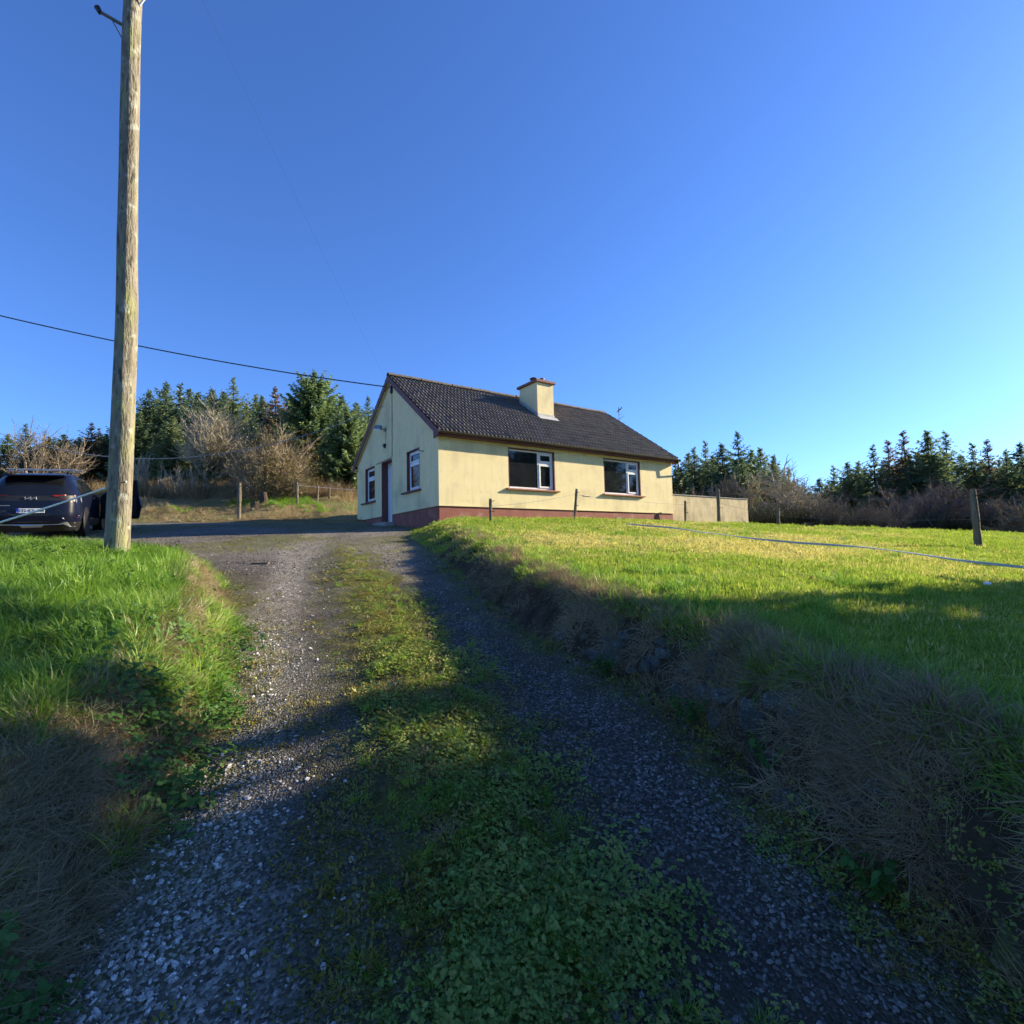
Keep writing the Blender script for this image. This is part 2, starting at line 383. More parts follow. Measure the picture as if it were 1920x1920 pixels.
def ground_piece(name, mask, m):
    F = GF[mask]; used, inv = np.unique(F, return_inverse=True)
    me = np_mesh(name, GV[used], inv.reshape(F.shape), m, True)
    if name == 'gravel_track':
        for an, fn in (('moss', moss_mask), ('pale', pale_mask)):
            at = me.attributes.new(an, 'FLOAT', 'POINT'); v = GV[used]; at.data.foreach_set('value', fn(v[:, 0], v[:, 1]).astype(np.float32))
    return tag(link(name, me), kind='structure')
ground_piece('gravel_track', is_track, ground_mat('track_gravel', 'track'))
ground_piece('lawn', is_lawn, ground_mat('lawn_ground', 'lawn'))
ground_piece('grass_bank', is_bank, ground_mat('bank_soil', 'bank'))
ground_piece('field', is_field, ground_mat('field_ground', 'field'))

# ------------------------------------------------------------------ house
HB = 55.377; hh = R(HB)
HO = Vector((-2.213, 16.2, 1.0)); HU = Vector((math.sin(hh), math.cos(hh), 0)); HW = Vector((-math.cos(hh), math.sin(hh), 0))
L_, W_ = 10.93, 7.55
house = empty('cottage', HO, R(90) - hh)
tag(house, 'small cream rendered cottage with dark tiled roof and red-brown plinth', 'house')
def hworld(a, b, z): return HO + HU * a + HW * b + Vector((0, 0, z))

ZP, ZS, ZT, ZW = .505, 1.16, 2.545, 2.80       # plinth top, sill, window head, wall head
SLOPE = .705; EV = .24; ZE = 2.81; RB = W_ / 2; ZR = ZE + SLOPE * (RB + EV)
fwin = [(2.58, 4.58), (6.97, 9.00)]
gwin = [(1.36, 2.41), (5.48, 6.57)]; gdoor = (3.71, 4.77); ZD = .27

# front wall and gable walls, with real openings
w = MB(); xs = [0, 2.58, 4.58, 6.97, 9.0, L_]
for i in range(5):
    x0, x1 = xs[i], xs[i + 1]
    if i in (1, 3): w.box(x0, x1, 0, .3, ZP, ZS - .06); w.box(x0, x1, 0, .3, ZT, ZW)
    else: w.box(x0, x1, 0, .3, ZP, ZW)
w.build('wall', M['cream'], house)
w = MB(); ys = [.3, 1.36, 2.41, 3.71, 4.77, 5.48, 6.57, W_]
for i in range(7):
    y0, y1 = ys[i], ys[i + 1]
    if i in (1, 5): w.box(0, .3, y0, y1, ZP, ZS - .06); w.box(0, .3, y0, y1, ZT, ZW)
    elif i == 3: w.box(0, .3, y0, y1, ZT, ZW)
    else: w.box(0, .3, y0, y1, ZP, ZW)
zt = lambda b: ZE + SLOPE * (min(b, W_ - b) + EV) - .13
w.prism([(0, 0, ZW), (0, W_, ZW), (0, W_, zt(W_)), (0, RB, zt(RB)), (0, 0, zt(0))], (.3, 0, 0))
w.build('wall', M['cream'], house)
w = MB(); w.box(L_ - .3, L_, .3, W_, ZP, ZW); w.prism([(L_ - .3, 0, ZW), (L_ - .3, W_, ZW), (L_ - .3, W_, zt(W_)), (L_ - .3, RB, zt(RB)), (L_ - .3, 0, zt(0))], (.3, 0, 0))
w.build('wall', M['cream'], house)
MB().box(.3, L_ - .3, W_ - .3, W_, ZP, ZW).build('wall', M['cream'], house)
# thin projecting drip bead at the foot of the render
MB().box(-.018, L_ + .018, -.018, .0, ZP - .012, ZP + .03).box(-.018, -.001, 0, gdoor[0], ZP - .012, ZP + .03).box(-.018, -.001, gdoor[1], W_, ZP - .012, ZP + .03).build('drip_bead', M['cream'], house)
# plinth
p = MB(); p.box(.02, L_ - .02, .02, .28, -.75, ZP - .002); p.box(.02, .28, .28, gdoor[0], -.75, ZP - .002); p.box(.02, .28, gdoor[1], W_ - .02, -.75, ZP - .002)
p.box(.02, .28, gdoor[0], gdoor[1], -.75, ZD - .06); p.box(L_ - .28, L_ - .02, .28, W_ - .02, -.75, ZP - .002); p.box(.28, L_ - .28, W_ - .28, W_ - .02, -.75, ZP - .002)
p.build('plinth', M['plinth'], house)

def ring(mb, ax, a0, a1, z0, z1, d0, d1, t):
    """rectangular frame ring; ax='x' in the front wall, 'y' in the gable"""
    for (p0, p1, q0, q1) in ((a0, a1, z0, z0 + t), (a0, a1, z1 - t, z1), (a0, a0 + t, z0 + t, z1 - t), (a1 - t, a1, z0 + t, z1 - t)):
        if ax == 'x': mb.box(p0, p1, d0, d1, q0, q1)
        else: mb.box(d0, d1, p0, p1, q0, q1)
    return mb
def slab(ax, a0, a1, d0, d1, z0, z1, name, m, parent, bevel=0):
    b = MB(); b.box(a0, a1, d0, d1, z0, z1) if ax == 'x' else b.box(d0, d1, a0, a1, z0, z1)
    return b.build(name, m, parent, bevel=bevel)

def window(ax, a0, a1, z0, z1, dep, split):
    # reveal lining painted brown, then the white frame set back in it
    f = ring(MB(), ax, a0 + .035, a1 - .035, z0 + .02, z1 - .035, dep, dep + .07, .055)
    if split:
        m0 = a0 + .64 * (a1 - a0); zt_ = z0 + .68 * (z1 - z0)
        f.box(m0, m0 + .06, dep - .004, dep + .066, z0 + .075, z1 - .09)
        f.box(m0 + .06, a1 - .09, dep - .002, dep + .068, zt_ - .03, zt_ + .03)
    else:
        zt_ = z0 + .68 * (z1 - z0)
        f.box(dep - .002, dep + .068, a0 + .09, a1 - .09, zt_ - .03, zt_ + .03)
    fr = f.build('window', M['upvc'], house, bevel=.006)
    lin = MB(); t = .034
    if ax == 'x':
        lin.box(a0, a0 + t, .003, dep + .12, z0 - .05, z1); lin.box(a1 - t, a1, .003, dep + .12, z0 - .05, z1); lin.box(a0 + t, a1 - t, .003, dep + .12, z1 - t, z1)
    else:
        lin.box(.003, dep + .12, a0, a0 + t, z0 - .05, z1); lin.box(.003, dep + .12, a1 - t, a1, z0 - .05, z1); lin.box(.003, dep + .12, a0 + t, a1 - t, z1 - t, z1)
    lin.build('reveal', M['brown'], fr)
    if split:
        panes = [(a0 + .09, m0, z0 + .075, z1 - .09)]
        for (s0, s1) in ((z0 + .075, zt_ - .03), (zt_ + .03, z1 - .09)):
            ring(MB(), ax, m0 + .063, a1 - .093, s0 + .003, s1 - .003, dep - .022, dep + .03, .062).build('sash', M['upvc'], fr, bevel=.006)
            panes.append((m0 + .125, a1 - .155, s0 + .065, s1 - .065))
    else:
        panes = []
        for (s0, s1) in ((z0 + .075, zt_ - .03), (zt_ + .03, z1 - .09)):
            ring(MB(), ax, a0 + .093, a1 - .093, s0 + .003, s1 - .003, dep - .018, dep + .03, .055).build('sash', M['upvc'], fr, bevel=.006)
            panes.append((a0 + .148, a1 - .148, s0 + .058, s1 - .058))
    for (p0, p1, q0, q1) in panes:
        slab(ax, p0 - .005, p1 + .005, dep + .012, dep + .022, q0 - .005, q1 + .005, 'pane', M['glass'], fr)
    # sill
    s = MB()
    pr = [(-.10, z0 - .055), (-.10, z0 - .005), (dep + .005, z0 + .018), (dep + .005, z0 - .055)]
    if ax == 'x': s.prism([(a0 - .10, d, z) for d, z in pr], (a1 - a0 + .26, 0, 0))
    else: s.prism([(d, a0 - .10, z) for d, z in pr], (0, a1 - a0 + .40, 0))
    s.build('sill', M['sill'] if ax == 'x' else M['brown'], fr, bevel=.008)
    # black sheet standing in for the unlit room behind the glass
    slab(ax, a0 + .036, a1 - .036, dep + .10, dep + .11, z0, z1 - .036, 'dark_backing', M['black'], fr)
for a0, a1 in fwin: window('x', a0, a1, ZS, ZT, .085, True)
for a0, a1 in gwin: window('y', a0, a1, ZS, ZT, .10, False)
# recessed door in the gable
d0, d1 = gdoor; dd = .27
door = MB().box(dd, dd + .05, d0 + .08, d1 - .08, ZD, ZT - .08).build('door', M['upvc'], house, bevel=.006)
ring(MB(), 'y', d0 + .03, d1 - .03, ZD - .05, ZT - .03, dd - .02, dd + .07, .049).build('door_frame', M['upvc'], door)
MB().box(.004, dd + .1, d0, d0 + .03, ZD - .05, ZT).box(.004, dd + .1, d1 - .03, d1, ZD - .05, ZT).box(.004, dd + .1, d0 + .03, d1 - .03, ZT - .03, ZT).build('reveal', M['brown'], door)
MB().tube([(dd - .01, d0 + .17, ZD + 1.05), (dd - .05, d0 + .17, ZD + 1.05), (dd - .05, d0 + .30, ZD + 1.05)], .011, 6).build('handle', M['metal'], door)
MB().box(-.35, .25, d0 - .15, d1 + .15, ZD - .22, ZD - .055).box(-.75, -.352, d0 - .35, d1 + .25, ZD - .42, ZD - .20).build('doorstep', M['concrete'], house, bevel=.015)

# roof: deck, real tile courses, ridge tiles
VG = .12
deck = MB()
deck.prism([(-VG + .03, -EV + .02, ZE - .10), (-VG + .03, RB, ZR - .10), (-VG + .03, W_ + EV - .02, ZE - .10), (-VG + .03, W_ + EV - .02, ZE - .04), (-VG + .03, RB, ZR - .04), (-VG + .03, -EV + .02, ZE - .04)], (L_ + 2 * VG - .06, 0, 0))
roof = deck.build('roof', M['gutter'], house)
def tile_courses():
    TW = .295; n = int(round((L_ + 2 * VG) / TW)); per = 16; us = np.linspace(-VG, L_ + VG, n * per + 1)
    ph = (np.arange(len(us)) % per) / per
    prof = .026 * np.clip(np.cos(4 * np.pi * ph), -.8, 1)
    SL = math.hypot(RB + EV, SLOPE * (RB + EV)); nc = 15; cl = SL / nc
    ca, sa = (RB + EV) / SL, SLOPE * (RB + EV) / SL
    V = []; F = []; r = np.random.default_rng(3)
    for side in (0, 1):
        for c in range(nc):
            s0, s1 = c * cl - .02, (c + 1) * cl + .03
            per_t = np.repeat(r.normal(0, .004, n), per); per_t = np.append(per_t, per_t[-1])
            for (s, up) in ((s0, .0), (s0, .030), (s1, .004)):
                h = (prof if up > 0 else prof - .02) + up + per_t
                b = -EV + s * ca - h * sa; z = ZE + s * sa + h * ca
                if side: b = W_ - b
                V.append(np.stack([us, b, z], 1))
    V = np.concatenate(V); k = len(us)
    nstrip = 2 * 15
    for t in range(nstrip):
        o = t * 3 * k; a = np.arange(k - 1)
        for q in (0, 1):
            st = o + q * k
            F.append(np.stack([st + a, st + a + 1, st + k + a + 1, st + k + a], 1))
    return V, np.concatenate(F)
V, F = tile_courses()
o = link('roof_tiles', np_mesh('roof_tiles', V, F, M['tile'], False), roof); tag(o, kind='stuff')
rl = .44; nr = int((L_ + 2 * VG) / rl)
rb = MB(); prof = [(math.cos(t) * .125, math.sin(t) * .10 - .03) for t in np.linspace(-.15, math.pi + .15, 9)]
pts = [(0, y, z) for y, z in prof]; pts2 = [(rl + .01, y * .96, z * .96) for y, z in prof]
rb.add(pts + pts2 + [(0, y * .8, z * .8 - .01) for y, z in prof], [(i, i + 1, 9 + i + 1, 9 + i) for i in range(8)] + [(i + 1, i, 18 + i, 18 + i + 1) for i in range(8)])
r0 = rb.build('ridge_tile', M['tile'], roof)
for i in range(nr):
    rt = r0 if i == 0 else r0.copy()
    if i: COL.objects.link(rt)
    rt.location = (-VG + i * rl, RB + random.uniform(-.008, .008), ZR + .035 + random.uniform(-.006, .008)); rt.parent = roof
# barge boards, fascia, soffit, gutter, downpipe
for xe in (-VG - .012, L_ + VG - .02):
    for sgn in (0, 1):
        yb = (lambda b: b) if not sgn else (lambda b: W_ - b)
        poly = [(xe, yb(-EV - .02), ZE - .02), (xe, yb(RB), ZR - .005), (xe, yb(RB), ZR - .24), (xe, yb(.09), ZE - .005), (xe, yb(.06), ZE - .24), (xe, yb(-EV - .02), ZE - .2)]
        MB().prism(poly, (.032, 0, 0)).build('bargeboard', mat_barge if False else M['brown'], house)
MB().prism([(-VG + .025, y, z) for y, z in ((.0, ZE + .04), (.0, ZE - .02), (RB, ZR - .22), (W_, ZE - .02), (W_, ZE + .04), (RB, ZR - .14))], (.09, 0, 0)).build('soffit', M['cream'], house)
MB().box(-VG + .03, L_ + VG - .03, -EV + .02, -EV + .045, ZE - .18, ZE - .045).build('fascia', M['brown'], house)
MB().box(-VG + .03, L_ + VG - .03, -EV + .046, -.002, ZE - .17, ZE - .15).build('soffit', M['brown'], house)
g = MB(); n = 9; cs = [(-EV - .045 + .062 * math.cos(t), ZE - .055 + .062 * math.sin(t)) for t in np.linspace(math.pi, 2 * math.pi, n)]
ci = [(-EV - .045 + .056 * math.cos(t), ZE - .055 + .056 * math.sin(t)) for t in np.linspace(math.pi, 2 * math.pi, n)]
x0, x1 = -VG, L_ + VG + .1
vs = [(x0, y, z) for y, z in cs] + [(x1, y, z) for y, z in cs] + [(x0, y, z) for y, z in ci] + [(x1, y, z) for y, z in ci]
fs = [(i, i + 1, n + i + 1, n + i) for i in range(n - 1)] + [(2 * n + i + 1, 2 * n + i, 3 * n + i, 3 * n + i + 1) for i in range(n - 1)] + [(0, n, 3 * n, 2 * n), (n - 1, 3 * n - 1, 4 * n - 1, 2 * n - 1)]
fs += [tuple(range(n)), tuple(range(n, 2 * n))[::-1]]
gut = g.add(vs, fs).build('gutter', M['gutter'], house, smooth=False)
for i in range(7):
    x = .5 + i * 1.68
    MB().prism([(x, -EV - .045 + .067 * math.cos(t), ZE - .055 + .067 * math.sin(t)) for t in np.linspace(math.pi, 2 * math.pi, 8)], (.05, 0, 0)).build('gutter_joint', M['gutter'], gut)
MB().tube([(L_ + .12, -EV - .04, ZE - .10), (L_ + .12, -EV - .03, ZE - .42), (L_ + .06, .02, ZE - .75), (L_ + .07, .45, ZE - .9), (L_ + .07, .45, -.2)], .034, 8).build('downpipe', M['gutter'], house, smooth=True)
# chimney
c0, c1, e0, e1 = 5.40, 6.22, 1.96, 3.16
CZ = 5.80
ch = MB().box(c0, c1, e0, e1, 3.9, CZ).build('chimney', M['cream'], house)
MB().box(c0 - .09, c1 + .09, e0 - .09, e1 + .09, CZ, CZ + .10).build('chimney_cap', M['cap'], ch, bevel=.01)
pt = MB(); pcx, pcy = (c0 + c1) / 2, e0 + .75
pt.tube([(pcx, pcy, CZ + .10), (pcx, pcy, CZ + .16), (pcx, pcy, CZ + .34), (pcx, pcy, CZ + .38)], [.16, .125, .12, .145], 14).build('chimney_pot', M['brown'], ch, smooth=False)
pt = MB(); pt.tube([(pcx + .16, pcy - .36, CZ + .10), (pcx + .16, pcy - .36, CZ + .33)], [.11, .105], 14).build('chimney_pot', M['brown'], ch)
MB().tube([(pcx, pcy, CZ + .375), (pcx, pcy, CZ + .42)], [.17, .15], 14).build('cowl', M['gutter'], ch)
zr_ = lambda b: ZE + SLOPE * (b + EV)
MB().prism([(c0 - .02, e0 - .02, zr_(e0) + .02), (c0 - .02, e0 - .02, zr_(e0) + .17), (c0 - .02, e1, zr_(e1) + .17), (c0 - .02, e1, zr_(e1) + .02)], (.018, 0, 0)).build('flashing', M['lead'], ch)
MB().box(c0 - .02, c1 + .02, e0 - .02, e0 - .002, zr_(e0) - .05, zr_(e0) + .16).prism([(c0 - .03, e0 - .21, zr_(e0 - .21) + .055), (c0 - .03, e0 - .02, zr_(e0) + .06), (c0 - .03, e0 - .02, zr_(e0) + .07), (c0 - .03, e0 - .21, zr_(e0 - .21) + .065)], (c1 - c0 + .14, 0, 0)).build('flashing', M['lead'], ch)
# wall fittings
v = MB().box(9.20, 9.44, -.012, 0, 2.34, 2.53)
for i in range(5): v.box(9.215, 9.425, -.024, -.012, 2.355 + i * .035, 2.375 + i * .035)
v.build('wall_vent', M['cream'], house)
MB().box(7.58, 7.83, .0, .02, .19, .29).build('air_brick', M['concrete'], house)
# floodlight on the gable, its cable and sensor
fl = MB().tube([(0, 4.30, 3.72), (-.10, 4.30, 3.72), (-.16, 4.36, 3.76)], .018, 6).box(-.03, -.002, 4.24, 4.36, 3.66, 3.80).build('floodlight', M['metal'], house)
MB().prism([(-.12, 4.32, 3.82), (-.26, 4.62, 3.86), (-.30, 4.62, 3.74), (-.16, 4.32, 3.70)], (-.05, .0, .07)).build('lamp_head', M['metal'], fl)
MB().prism([(-.175, 4.34, 3.765), (-.315, 4.60, 3.80), (-.345, 4.60, 3.73), (-.205, 4.34, 3.70)], (-.008, 0, .008)).build('lamp_glass', M['upvc'], fl)
MB().box(-.08, -.002, 4.28, 4.44, 3.10, 3.19).box(-.06, -.01, 4.31, 4.40, 3.04, 3.10).build('motion_sensor', M['black'], house)
MB().tube([(-.012, 4.28, 3.68), (-.012, 4.29, 3.19)], .007, 5).build('cable', M['cable'], house)
MB().tube([(-.012, 3.66, 5.15), (-.012, 3.66, 4.2), (-.012, 3.68, 2.6), (-.012, 4.0, 2.565), (-.012, 5.3, 2.56)], .011, 5).build('cable', M['cable'], house)
MB().box(-.07, -.002, 3.60, 3.70, 4.95, 5.22).tube([(-.05, 3.62, 5.2), (-.2, 3.7, 5.12), (-.22, 3.78, 5.0)], .014, 5).build('cable_bracket', M['black'], house)
MB().tube([(0, 1.10, 2.36), (-.10, 1.10, 2.36), (-.14, 1.12, 2.42)], .012, 5).box(-.012, -.001, 1.03, 1.17, 2.34, 2.38).build('hook', M['metal'], house)
# TV aerial behind the far verge
ax_, ay_ = 11.72, 3.62
ae = MB().tube([(ax_, ay_, 4.1), (ax_, ay_, 6.04)], .022, 6).tube([(L_ - .01, ay_ - .1, 4.25), (ax_, ay_, 4.3)], .016, 5).tube([(L_ - .01, ay_ + .1, 4.75), (ax_, ay_, 4.7)], .016, 5).build('tv_aerial', M['metal'], house)
a = MB()
for zz, ln in ((5.92, .36), (5.46, .55)):
    a.tube([(ax_ - .1, ay_ - ln / 2, zz), (ax_ + .2, ay_ + ln / 2, zz)], .012, 5)
    for k in range(5):
        t = k / 4; bx, by = ax_ - .1 + .3 * t, ay_ - ln / 2 + ln * t
        a.tube([(bx - .12, by + .05, zz - .1), (bx + .12, by - .05, zz + .1)], .007, 4)
a.tube([(ax_, ay_, 5.85), (ax_ + .1, ay_ - .08, 5.72), (ax_, ay_, 5.6)], .009, 4)
a.build('aerial_element', M['metal'], ae)
# lean-to at the far end, its white verge showing over the yard wall
MB().prism([(L_ + .02, 2.9, 2.10), (L_ + 2.2, 2.9, .95), (L_ + 2.2, 2.9, 1.03), (L_ + .02, 2.9, 2.20)], (0, 3.5, 0)).build('lean_to_roof', M['gutter'], house)
MB().prism([(L_ + .02, 2.86, 2.06), (L_ + 2.2, 2.86, .91), (L_ + 2.2, 2.86, 1.04), (L_ + .02, 2.86, 2.21)], (0, .035, 0)).build('bargeboard', M['upvc'], house)
MB().box(L_ + .01, L_ + 1.9, 3.1, 6.2, -.5, .95).build('lean_to_wall', M['cream_rough'], house)

# yard wall
def house_obj(mb, name, m, bevel=0):
    o = mb.build(name, m, None, bevel=bevel); o.location = HO; o.rotation_euler = (0, 0, R(90) - hh); return o
yw = empty('yard_wall', HO, R(90) - hh); tag(yw, 'low rough rendered yard wall continuing from the far end of the cottage', 'wall')
MB().box(11.28, 16.9, .30, .52, -.6, 1.33).build('wall_face', M['cream_rough'], yw)
MB().prism([(11.26, .27, 1.332), (11.26, .55, 1.332), (11.26, .55, 1.37), (11.26, .27, 1.37)], (5.67, 0, .0)).build('coping', M['concrete'], yw, bevel=.008)

# ------------------------------------------------------------------ utility pole and wires
PX, PY = -4.44, 6.0; PZ = float(H(np.array([PX]), np.array([PY]))[0])
pole = empty('utility_pole', (PX, PY, PZ)); tag(pole, 'tall weathered wooden utility pole with lichen standing on the grass bank', 'pole')
def make_pole():
    n, k = 28, 90; Hh = 8.75 - PZ; V = []
    r = np.random.default_rng(9); th = np.linspace(0, 2 * np.pi, n, endpoint=False)
    crack = r.normal(0, 1, n)
    for i in range(k):
        z = -.5 + (Hh + .5) * i / (k - 1); rad = np.interp(z, [-.5, 0, 6.6, 8.6], [.124, .117, .091, .083])
        wob = .010 * (vnoise(th * 1.3 + 5, z * 1.2 + th * 0, 1.0) - .5) * 2 + .0025 * crack + .006 * (vnoise(th * 3 + 9, np.full(n, z * .7), .5) - .5)
        cxo = .018 * math.sin(z * .55 + .6); cyo = .012 * math.sin(z * .8)
        V.append(np.stack([cxo + (rad + wob) * np.cos(th), cyo + (rad + wob) * np.sin(th), np.full(n, z)], 1))
    V = np.concatenate(V); F = []
    for i in range(k - 1):
        a = np.arange(n); b = (a + 1) % n
        F.append(np.stack([i * n + a, i * n + b, (i + 1) * n + b, (i + 1) * n + a], 1))
    return V, np.concatenate(F)
V, F = make_pole(); link('shaft', np_mesh('shaft', V, F, M['pole'], True), pole)
MB().tube([(0, 0, 8.75 - PZ), (0, 0, 8.82 - PZ)], [.10, .02], 12).build('pole_cap', M['metal'], pole)
zb = 6.42 - PZ
br = MB().tube([(-.05, -.03, zb), (-.18, -.09, zb + .05), (-.315, -.15, zb + .10)], .021, 7).tube([(-.20, -.10, zb + .05), (-.08, -.05, zb - .20)], .008, 5).build('bracket', M['metal'], pole)
MB().tube([(-.30, -.145, zb + .08), (-.33, -.155, zb + .14)], [.026, .034], 8).build('insulator', M['black'], br)
zb = 6.72 - PZ
br = MB().tube([(.07, -.02, zb), (.14, -.03, zb + .08), (.30, -.05, zb + .22)], .014, 6).build('bracket', M['upvc'], pole)
MB().tube([(.29, -.05, zb + .17), (.31, -.05, zb + .26)], [.03, .04], 8).build('insulator', M['black'], br)
MB().tube([(.10, -.10, .78), (.17, -.12, .79)], .008, 5).build('nail', M['metal'], pole)

GB = hworld(-.12, 3.68, 5.12)
def catenary(name, a, b, sag, r, m, label, n=40):
    a, b = Vector(a), Vector(b)
    pts = [a.lerp(b, i / n) - Vector((0, 0, sag * 4 * (i / n) * (1 - i / n))) for i in range(n + 1)]
    o = MB().tube(pts, r, 5).build(name, m, None); return tag(o, label, 'cable')
catenary('overhead_cable', GB + Vector((-.1, -.05, .05)), (-22.0, 17.0, 9.7), .35, .022, M['cable'], 'black overhead cable running from the cottage gable off past the pole, the upper of two')
catenary('service_wire', (PX, PY, 8.62), GB + Vector((0, 0, .1)), .12, .0013, M['cable'], 'thin wire from the top of the utility pole down to the cottage gable')
# lower sagging cable
lw = [(-2.9, 0), (-1, 0)]
def low_cable():
    a = hworld(-.10, 4.2, 4.6); b = Vector((-24, 22, 6.7)); return a, b
a_, b_ = low_cable()
catenary('telephone_cable', a_, b_, 2.1, .014, M['cablegrey'], 'pale sagging telephone cable strung low from the cottage gable behind the pole')
# white rope from pole to the left
catenary('fence_rope', (PX - .12, PY - .03, PZ + .74), (-7.0, 5.87, .12), .03, .012, M['white_tape'], 'white fence rope stretched from the pole across the car')

# ------------------------------------------------------------------ fence posts, wires, tape
def z_at(x, y): return float(H(np.array([x]), np.array([y]))[0])
def post(x, y, ztop, r, label, lean=(0, 0), group='electric fence posts', rnd=True):
    z0 = z_at(x, y); h = ztop - z0; o = empty('fence_post', (x, y, z0)); tag(o, label, 'post', None)
    m = MB(); k = 7; path = [(lean[0] * i / k, lean[1] * i / k, -.25 + (h + .25) * i / k) for i in range(k + 1)]
    m.tube(path, [r * (1 + .12 * random.uniform(-1, 1)) for _ in range(k)] + [r * .85], 9 if rnd else 4).build('shaft', M['post'], o)
    for zz in (.45, .88):
        p = Vector((lean[0] * zz, lean[1] * zz, h * zz))
        MB().tube([p + Vector((-r * .6, -r * .6, 0)), p + Vector((r + .06, -r - .03, .01))], .009, 5).build('insulator', M['black'], o)
    return o
posts = {}
for k, (x, y, zt_, r, lab, lean) in dict(
    a=(-.54, 13.5, 1.39, .042, 'short fence post at the edge of the track bank before the near cottage corner', (.0, 0)),
    b=(2.03, 17.6, 2.07, .045, 'leaning thin fence post in front of the cottage between its two windows', (.13, 0)),
    c=(7.22, 22.3, 2.02, .05, 'short dark fence post against the yard wall beside the cottage corner', (.04, 0)),
    d=(7.93, 20.5, 2.27, .065, 'tall dark fence post in front of the middle of the yard wall', (.03, 0)),
    e=(9.45, 19.0, 1.37, .06, 'stubby fence post on the lawn beyond the end of the yard wall', (.02, 0)),
    f=(9.29, 10.7, 1.06, .062, 'thick square-shouldered fence post standing alone on the lawn before the dark spruces', (-.02, 0)),
    g=(-11.27, 22.0, 3.18, .075, 'pale fence post at the back of the yard below the straw bank', (.0, 0)),
    h=(-10.87, 27.0, 3.85, .07, 'pale fence post on the slope beside the round leafless tree', (-.05, 0)),
    i=(-10.1, 27.6, 3.75, .05, 'thin slanted fence post uphill of the yard on the green slope', (.05, 0)),
    j=(-9.7, 28.3, 3.8, .05, 'last thin fence post of the slope row nearest the cottage', (.0, 0))).items():
    posts[k] = (post(x, y, zt_, r, lab, lean), x, y, zt_)
def fwire(name, p, q, label, r=.004, sag=.05, m=None):
    return catenary(name, p, q, sag, r, m or M['wire'], label, 14)
fwire('fence_wire', (-.5, 13.5, 1.2), (2.12, 17.6, 1.9), 'thin fence wire between the bank post and the leaning post')
fwire('fence_wire', (2.14, 17.6, 1.88), (7.25, 22.3, 1.85), 'thin fence wire crossing in front of the cottage wall to the yard wall post')
fwire('fence_wire', (7.95, 20.5, 1.75), (9.45, 19.0, 1.15), 'thin fence wire from the tall dark post to the stubby lawn post')
fwire('fence_wire', (7.95, 20.5, 2.15), (9.29, 10.7, .85), 'upper fence wire from the tall dark post to the lone thick post', .0035, .1)
fwire('fence_wire', (9.45, 19.0, 1.1), (9.3, 10.7, .45), 'lower fence wire from the stubby post to the lone thick post', .0035, .06)
fwire('fence_wire', (9.3, 10.7, .85), (13.5, 8.0, .75), 'upper fence wire leaving the lone thick post away from the cottage', .0035, .05)
fwire('fence_wire', (9.3, 10.7, .45), (13.5, 8.0, .25), 'lower fence wire leaving the lone thick post away from the cottage', .0035, .05)
fwire('fence_wire', (-10.87, 27, 3.7), (-4.5, 27.0, 3.15), 'thin white fence wire on the slope running behind the cottage', .01, .05, M['white_tape'])
# gate handle in the front wire
hd = MB().tube([(2.35, 17.81, 1.86), (2.42, 17.87, 1.86), (2.62, 18.06, 1.855), (2.68, 18.11, 1.855)], [.01, .022, .022, .01], 7).build('gate_handle', M['black'], None)
tag(hd, 'black insulated gate handle clipped into the wire by the leaning post', 'handle')
# twisting fence tape over the lawn
def tape():
    P0 = [(2.9, 13.6), (3.8, 12.2), (4.6, 10.4), (5.3, 8.6), (5.9, 7.2), (6.5, 6.2), (7.4, 5.2)]
    n = 160; t = np.linspace(0, len(P0) - 1, n); x = np.interp(t, range(len(P0)), [p[0] for p in P0]); y = np.interp(t, range(len(P0)), [p[1] for p in P0])
    zc = H(x, y) + .075 + .02 * np.sin(t * 2.3); tw = .75 + .45 * np.sin(t * 3.1)
    d = np.stack([np.gradient(x), np.gradient(y)], 1); d /= np.linalg.norm(d, axis=1)[:, None]; sx, sy = -d[:, 1], d[:, 0]
    hw = .017; V = []
    for s in (-1, 1):
        V.append(np.stack([x + s * hw * np.cos(tw) * sx, y + s * hw * np.cos(tw) * sy, zc + s * hw * np.sin(tw)], 1))
    V = np.stack(V, 1).reshape(-1, 3); a = np.arange(n - 1) * 2
    me = np_mesh('fence_tape', V, np.stack([a, a + 1, a + 3, a + 2], 1), M['blue_tape'], True)
    o = link('fence_tape', me); so = o.modifiers.new('s', 'SOLIDIFY'); so.thickness = .003
    tag(o, 'long blue-grey electric fence tape twisting low across the lawn', 'tape')
tape()

